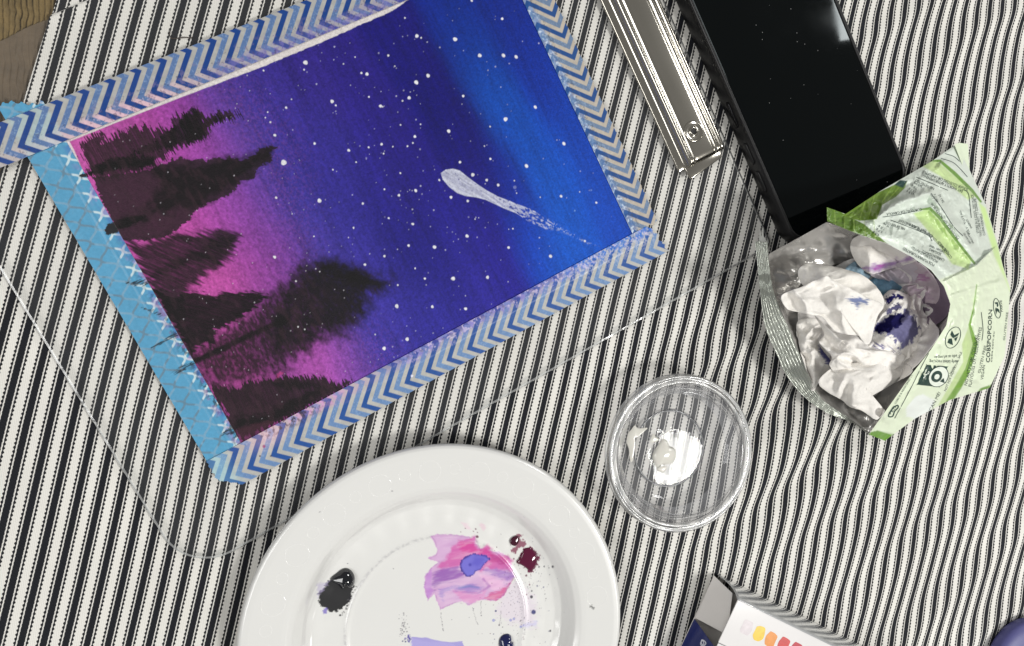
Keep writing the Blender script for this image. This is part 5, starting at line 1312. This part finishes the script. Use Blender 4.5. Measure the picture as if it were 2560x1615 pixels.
def tissue(poly, zb, dome, crease, seed, label, tint=(236, 233, 228), stain=None, tilt=(0, 0), lx=16, curl=0.0, grow=1.07):
    """one crumpled paper tissue: outline in photo pixels, resting at height zb"""
    k = 1 / 3.038
    loop = spline([(1900 + a * k, 560 + b * k) for a, b in poly], 130); cen = loop.mean(0); loop = cen + (loop - cen) * grow
    loop = loop + 1.4 * np.stack([fbm(loop[:, 0] / 5, loop[:, 1] / 5, seed, 2) - 0.5, fbm(loop[:, 0] / 5 + 9, loop[:, 1] / 5, seed, 2) - 0.5], -1)
    nr = 60; r = np.linspace(1, 0.0, nr)[:, None]
    X = cen[0] + (loop[None, :, 0] - cen[0]) * r; Y = cen[1] + (loop[None, :, 1] - cen[1]) * r
    wx = 26 * (fbm(X / 38, Y / 38, seed + 2, 2) - 0.5); wy = 26 * (fbm(X / 38 + 5, Y / 38, seed + 3, 2) - 0.5)
    _c, _s = math.cos(seed * 1.3), math.sin(seed * 1.3)
    XR, YR = (X + wx) * _c + (Y + wy) * _s, -(X + wx) * _s + (Y + wy) * _c
    n1 = np.sqrt((fbm(XR / (lx * 5.0), YR / (lx * 1.5), seed, 1) * 2 - 1) ** 2 + 0.05)
    n2 = np.sqrt((fbm((X + wy) / (lx * 1.3), (Y - wx) / (lx * 1.1), seed + 4, 2) * 2 - 1) ** 2 + 0.03)
    n3 = fbm(X / 3.2, Y / 3.2, seed + 6, 2) - 0.5
    Z = zb + dome * (1 - r ** 2) + crease * (0.45 - 1.25 * n1) + crease * 0.34 * (0.5 - n2) + 0.03 * crease * n3
    Z = Z + tilt[0] * (X - cen[0]) / 50 + tilt[1] * (Y - cen[1]) / 50 + curl * sstep(0.72, 1.0, r) * (0.5 + fbm(X / 22, Y / 22, seed + 5, 2))
    R = Ras(X, Y, lin(tint))
    if stain: stain(R)
    Z = Z * MM
    # rest on the lining: never below it
    for j in range(0, nr):
        for i in range(X.shape[1]):
            h = cast_px(LBVH, X[j, i], Y[j, i], 0.0)
            if h is not None and Z[j, i] < h.z + 0.0012: Z[j, i] = h.z + 0.0012 + 0.15 * max(0.0, Z[j, i])
    o = grid_obj('tissue', P(X, Y, Z), TISS, wrap=True, flip=True, col=np.clip(R.col, 0, 1))
    so = o.modifiers.new('ply', 'SOLIDIFY'); so.thickness = 0.0002
    return tag(o, label, 'tissue', 'used tissues in the snack bag')
TISS = painted('tissue_paper', rough=0.95, spec=0.1, grain=0.04, gscale=700, bump=0.45, bscale=1100)
TISS.node_tree.nodes['Principled BSDF'].inputs['Subsurface Weight'].default_value = 0.3
TISS.node_tree.nodes['Principled BSDF'].inputs['Subsurface Radius'].default_value = (0.002, 0.002, 0.002)
_zk = lambda L: [(1900 + a / 3.038, 560 + b / 3.038) for a, b in L]
def st_navy(R):
    X, Y = R.X, R.Y
    R.poly(_zk([(850, 800), (900, 740), (980, 700), (1060, 690), (1110, 640), (1190, 720), (1205, 820), (1150, 900), (1080, 960), (1040, 900), (960, 830), (860, 820)]), (46, 44, 118), amp=9, lx=6, ly=6, w=4, op=0.85, seed=3)
    R.poly(_zk([(850, 790), (920, 740), (1000, 690), (1090, 690), (1080, 760), (1000, 810), (900, 830)]), (22, 20, 70), amp=5, lx=7, ly=7, w=1.5, seed=4)
    R.poly(_zk([(960, 560), (1010, 530), (1090, 545), (1080, 570), (1020, 560), (1000, 600), (960, 600)]), (36, 32, 92), amp=5, lx=4, ly=4, w=1.2, seed=5)
    R.poly(_zk([(960, 660), (1010, 620), (1060, 600), (1080, 640), (1010, 660), (970, 690)]), (40, 36, 100), amp=5, lx=3, ly=3, w=1, op=0.9, seed=6)
    n = sstep(0.56, 0.62, rotn(X, Y, 35, 16, 2.4, 8))
    m = sdf(_zk([(830, 880), (940, 900), (1060, 960), (1080, 1010), (980, 1000), (860, 950)]), X, Y)
    R.mix(n * sstep(-4, 8, m) * 0.8, lin((70, 66, 130)))
def st_purple(R):
    R.poly(_zk([(780, 330), (880, 310), (1000, 280), (1150, 240), (1160, 280), (1000, 330), (860, 370)]), (150, 104, 176), amp=6, lx=14, ly=6, w=7, op=0.8, seed=2)
    R.poly(_zk([(860, 325), (940, 310), (940, 335), (870, 350)]), (168, 80, 168), amp=4, w=5, op=0.8, seed=3)
def st_bluecorner(R):
    R.poly(_zk([(660, 570), (740, 555), (820, 580), (810, 610), (760, 600), (740, 640), (720, 610)]), (96, 112, 160), amp=5, w=4, op=0.9, seed=2)
def st_pink(R):
    R.poly(_zk([(1190, 380), (1260, 380), (1280, 420), (1210, 430)]), (150, 84, 140), amp=8, w=8, op=0.7, seed=2)
    R.poly(_zk([(1160, 480), (1260, 520), (1330, 560), (1240, 590)]), (176, 152, 176), amp=8, w=8, op=0.6, seed=3)
def st_left(R):
    R.poly(_zk([(440, 930), (480, 920), (550, 1000), (560, 1080), (500, 1050), (460, 990)]), (44, 48, 130), amp=5, w=4, op=0.9, seed=2)
tissue([(330, 520), (560, 330), (760, 260), (1060, 330), (1300, 560), (1310, 820), (1130, 1060), (940, 1240), (820, 1330), (620, 1290), (440, 1180), (330, 980), (290, 740)], 12, 3, 5, 14, 'wide crumpled white tissue at the bottom of the heap', tint=(222, 219, 216), lx=20, grow=1.0)
tissue([(1220, 620), (1290, 500), (1360, 420), (1440, 590), (1400, 700), (1310, 760), (1250, 720)], 15, 5, 6, 1, 'dark mauve stained tissue tucked under the far rim of the bag', tint=(122, 108, 124))
tissue([(1090, 480), (1170, 420), (1150, 300), (1240, 330), (1340, 450), (1350, 560), (1290, 620), (1190, 570)], 18, 6, 7, 2, 'pinkish stained tissue beside the dark mauve one', tint=(196, 182, 190), stain=st_pink)
tissue([(850, 370), (1000, 320), (1160, 270), (1180, 420), (1070, 450), (980, 430), (890, 410)], 19, 5, 6, 3, 'lilac grey tissue below the purple edged one', tint=(198, 190, 198))
tissue([(840, 430), (930, 400), (1040, 450), (1080, 510), (970, 560), (890, 540), (850, 480)], 16, 5, 5, 4, 'sky blue stained tissue deep in the bag', tint=(120, 158, 182))
tissue([(650, 350), (720, 290), (770, 330), (840, 380), (800, 420), (700, 390)], 17, 4, 5, 5, 'small pale blue tissue corner under the purple edged one', tint=(150, 178, 196))
tissue([(1110, 560), (1220, 560), (1230, 660), (1300, 740), (1350, 820), (1290, 930), (1140, 1090), (1040, 1010), (1150, 860), (1160, 720)], 20, 6, 7, 6, 'plain white tissue between the navy stain and the printed panel')
tissue([(290, 760), (420, 735), (470, 800), (450, 920), (540, 1060), (470, 1140), (400, 1250), (350, 1080), (310, 950)], 17, 5, 6, 7, 'white tissue against the crimped silver seal with a blue patch', stain=st_left)
tissue([(700, 190), (720, 120), (820, 90), (960, 140), (1160, 240), (1150, 285), (980, 335), (860, 370), (790, 340), (730, 270)], 27, 6, 4, 8, 'rounded white tissue with a purple edge under the green seal', stain=st_purple, lx=24)
tissue([(850, 820), (890, 640), (940, 560), (1000, 515), (1090, 540), (1150, 600), (1200, 720), (1215, 820), (1170, 900), (1070, 1020), (960, 990), (850, 950), (830, 890)], 26, 7, 6, 9, 'white tissue with a large navy ink stain', stain=st_navy)
tissue([(430, 710), (480, 760), (530, 830), (700, 840), (780, 900), (900, 950), (1070, 990), (1020, 1080), (880, 1130), (640, 1170), (540, 1070), (550, 1000), (465, 900), (500, 840)], 26, 6, 7, 10, 'crumpled white tissue under the curled petal shaped one')
tissue([(470, 1190), (590, 1090), (760, 1060), (950, 1000), (1080, 1060), (1130, 1130), (1000, 1215), (835, 1315), (860, 1365), (935, 1400), (880, 1470), (780, 1410), (690, 1380), (630, 1330), (510, 1260)], 27, 6, 6, 11, 'broad grey white tissue draped towards the pointed tip of the bag', tint=(228, 225, 220), lx=22)
tissue([(310, 370), (380, 308), (520, 325), (660, 355), (780, 400), (880, 490), (925, 580), (900, 640), (820, 600), (700, 560), (560, 500), (440, 480), (350, 470)], 36, 6, 5, 12, 'rolled white tissue lying behind the petal shaped one', tint=(230, 227, 221), lx=24)
tissue([(195, 550), (330, 490), (500, 415), (570, 450), (700, 510), (790, 560), (890, 600), (915, 640), (880, 690), (850, 780), (825, 880), (790, 897), (740, 840), (640, 825), (560, 795), (480, 705), (400, 690), (290, 665), (228, 640)], 42, 6, 6, 13, 'large cream white tissue folded like petals on top of the heap', stain=st_bluecorner, lx=26, curl=2.0)

# ================================================================== paint box
def build_box():
    H = 0.0210; zb = 0.0012
    A = P(1845, 1500, H)[:2]; L1 = P(2080, 1615, H)[:2]; S1 = P(1798, 1615, H)[:2]
    el = (L1 - A) / np.linalg.norm(L1 - A); es = np.array([el[1], -el[0]])
    if es @ (S1 - A) < 0: es = -es
    root = empty('paint_box', (A[0], A[1], 0.0))
    tag(root, 'white and navy cardboard paint box with colour swatches printed on top', 'box')
    inv = Matrix.Translation(-root.location)
    def W(l, s, z): q = A + el * l * MM + es * s * MM; return (q[0], q[1], z)
    wm = plain('glossy_white_card', (222, 220, 220), 0.16, coat=0.7, var=0.03, vscale=40)
    wall_m = plain('glossy_coated_card', (190, 192, 194), 0.13, metal=0.25, coat=1.0, bump=0.04, bscale=60)
    inm = plain('grey_card_inside', (228, 224, 220), 0.8, bump=0.1)
    nv = plain('navy_card', (26, 38, 104), 0.35, coat=0.3, var=0.06, vscale=80)
    def slab(name, quad, th, mat, bev=0.0002):
        q = [Vector(p) for p in quad]
        nrm = (q[1] - q[0]).cross(q[3] - q[0]).normalized() * th
        bm = bmesh.new()
        a = [bm.verts.new(p) for p in q]; b = [bm.verts.new(p + nrm) for p in q]
        bm.faces.new(a[::-1]); bm.faces.new(b)
        for i in range(4): bm.faces.new((a[i], a[(i + 1) % 4], b[(i + 1) % 4], b[i]))
        o = bm_obj(name, bm, mat, root, smooth=False, bevel=bev, seg=2); o.matrix_parent_inverse = inv
        return o
    LEN, WID = 120, 62
    t = 0.0005
    top = slab('top_panel', [W(0, 0, H - t), W(0, 21.5, H - t), W(LEN, 21.5, H - t), W(LEN, 0, H - t)], t, wm)
    slab('top_panel', [W(0.6, 21.8, H - 2 * t), W(0.6, WID, H - 2 * t - 0.0006), W(LEN, WID, H - 2 * t - 0.0006), W(LEN, 21.8, H - 2 * t)], t, wm)
    # long side: slightly bowed glossy wall with a rounded tuck end
    ng, mg = 60, 10
    G = np.zeros((mg, ng, 3))
    for j, f in enumerate(np.linspace(0, 1, mg)):
        for i, g in enumerate(np.linspace(0, 1, ng)):
            l = -2.6 * (1 - (2 * f - 1) ** 2) * 0 + g * LEN - 1.5 * (1 - f) + 1.8 * math.sin(f * math.pi) * (1 - g) ** 20
            G[j, i] = W(l, -0.3 - 1.0 * math.sin(f * math.pi) - 4.6 * (1 - f), zb + (H - zb - 0.0001) * f)
    o = grid_obj('side_wall', G, wall_m, root); o.matrix_parent_inverse = inv
    sd = o.modifiers.new('card', 'SOLIDIFY'); sd.thickness = 0.0004; sd.offset = 1
    slab('bottom_panel', [W(-3.0, 0.2, zb), W(-3.0, WID, zb), W(LEN, WID, zb), W(LEN, 0.2, zb)], t, inm)
    slab('end_flap', [W(-3.4, -3.5, zb + 0.0006), W(-2.6, 19.0, zb + 0.0006), W(9.5, 18.0, zb + 0.0115), W(5.0, -0.5, zb + 0.008)], t, inm)
    slab('side_wall', [W(0, WID, zb), W(LEN, WID, zb), W(LEN, WID, H - 2 * t), W(0, WID, H - 2 * t)], t, nv)
    fl = slab('navy_end_flap', [W(-2.5, 19.6, zb + 0.0004), W(-2.5, WID, zb + 0.0004), W(0.2, WID, H - 2 * t - 0.0008), W(0.2, 24.0, H - 2 * t - 0.0008)], t, nv)
    # swatches printed on the top
    def swatch(px, py, rgb, w=27, h=38, deg=22, nm='colour_swatch'):
        pts = []
        for q in np.linspace(0, 2 * math.pi, 44, endpoint=False):
            x = math.copysign(abs(math.cos(q)) ** 0.62, math.cos(q)) * w / 2 * (1 + 0.06 * math.sin(5 * q + px)); y = math.copysign(abs(math.sin(q)) ** 0.7, math.sin(q)) * h / 2 * (1 + 0.05 * math.sin(4 * q + py))
            c, s = math.cos(math.radians(deg)), math.sin(math.radians(deg))
            pts.append((px + x * c - y * s, py + x * s + y * c))
        V = [P(x, y, H + 0.00005) for x, y in pts] + [P(px, py, H + 0.00005)]
        m = plain('swatch_ink', rgb, 0.2, coat=0.5, var=0.10, vscale=500)
        o = mesh_from(nm, V, [(i, (i + 1) % 44, 44) for i in range(44)], m, root, smooth=False); o.matrix_parent_inverse = inv
    for (x, y), c in zip([(1867, 1569), (1898, 1584), (1927, 1599), (1959, 1612), (1990, 1625)], [(206, 198, 202), (226, 190, 52), (218, 140, 60), (196, 60, 60), (182, 50, 66)]): swatch(x, y, c)
    # little white emblem on the navy flap
    me = fl.data
    bvh = BVHTree.FromPolygons([tuple(v.co) for v in me.vertices], [tuple(p.vertices) for p in me.polygons])
    wk = plain('white_print', (222, 224, 236), 0.4)
    for pts in ([(1755, 1600), (1762, 1603), (1765, 1609), (1760, 1614), (1754, 1608)], [(1758, 1602), (1752, 1607), (1754, 1614), (1760, 1613)]):
        ribbon(bvh, pts, 2.4, 'emblem', wk, root, inv, n=30, closed=True)
build_box()

# ================================================================== periwinkle pot at the corner
c = P(2588, 1676, 0.009)
pr = [(0.0, 9.6), (14, 9.5), (20, 9.2), (24, 8.3), (26.4, 6.6), (27.2, 4.2), (26.8, 2.0), (25.0, 0.7), (20.0, 0.6), (0.0, 0.6)]
pot = lathe('paint_pot', [(max(r, 0) * MM, z * MM) for r, z in spline(pr, 90, False)], c[0], c[1], plain('periwinkle_plastic', (78, 78, 132), 0.5, bump=0.05), n=110)
tag(pot, 'round periwinkle plastic pot at the cloth corner beyond the paint box', 'pot')
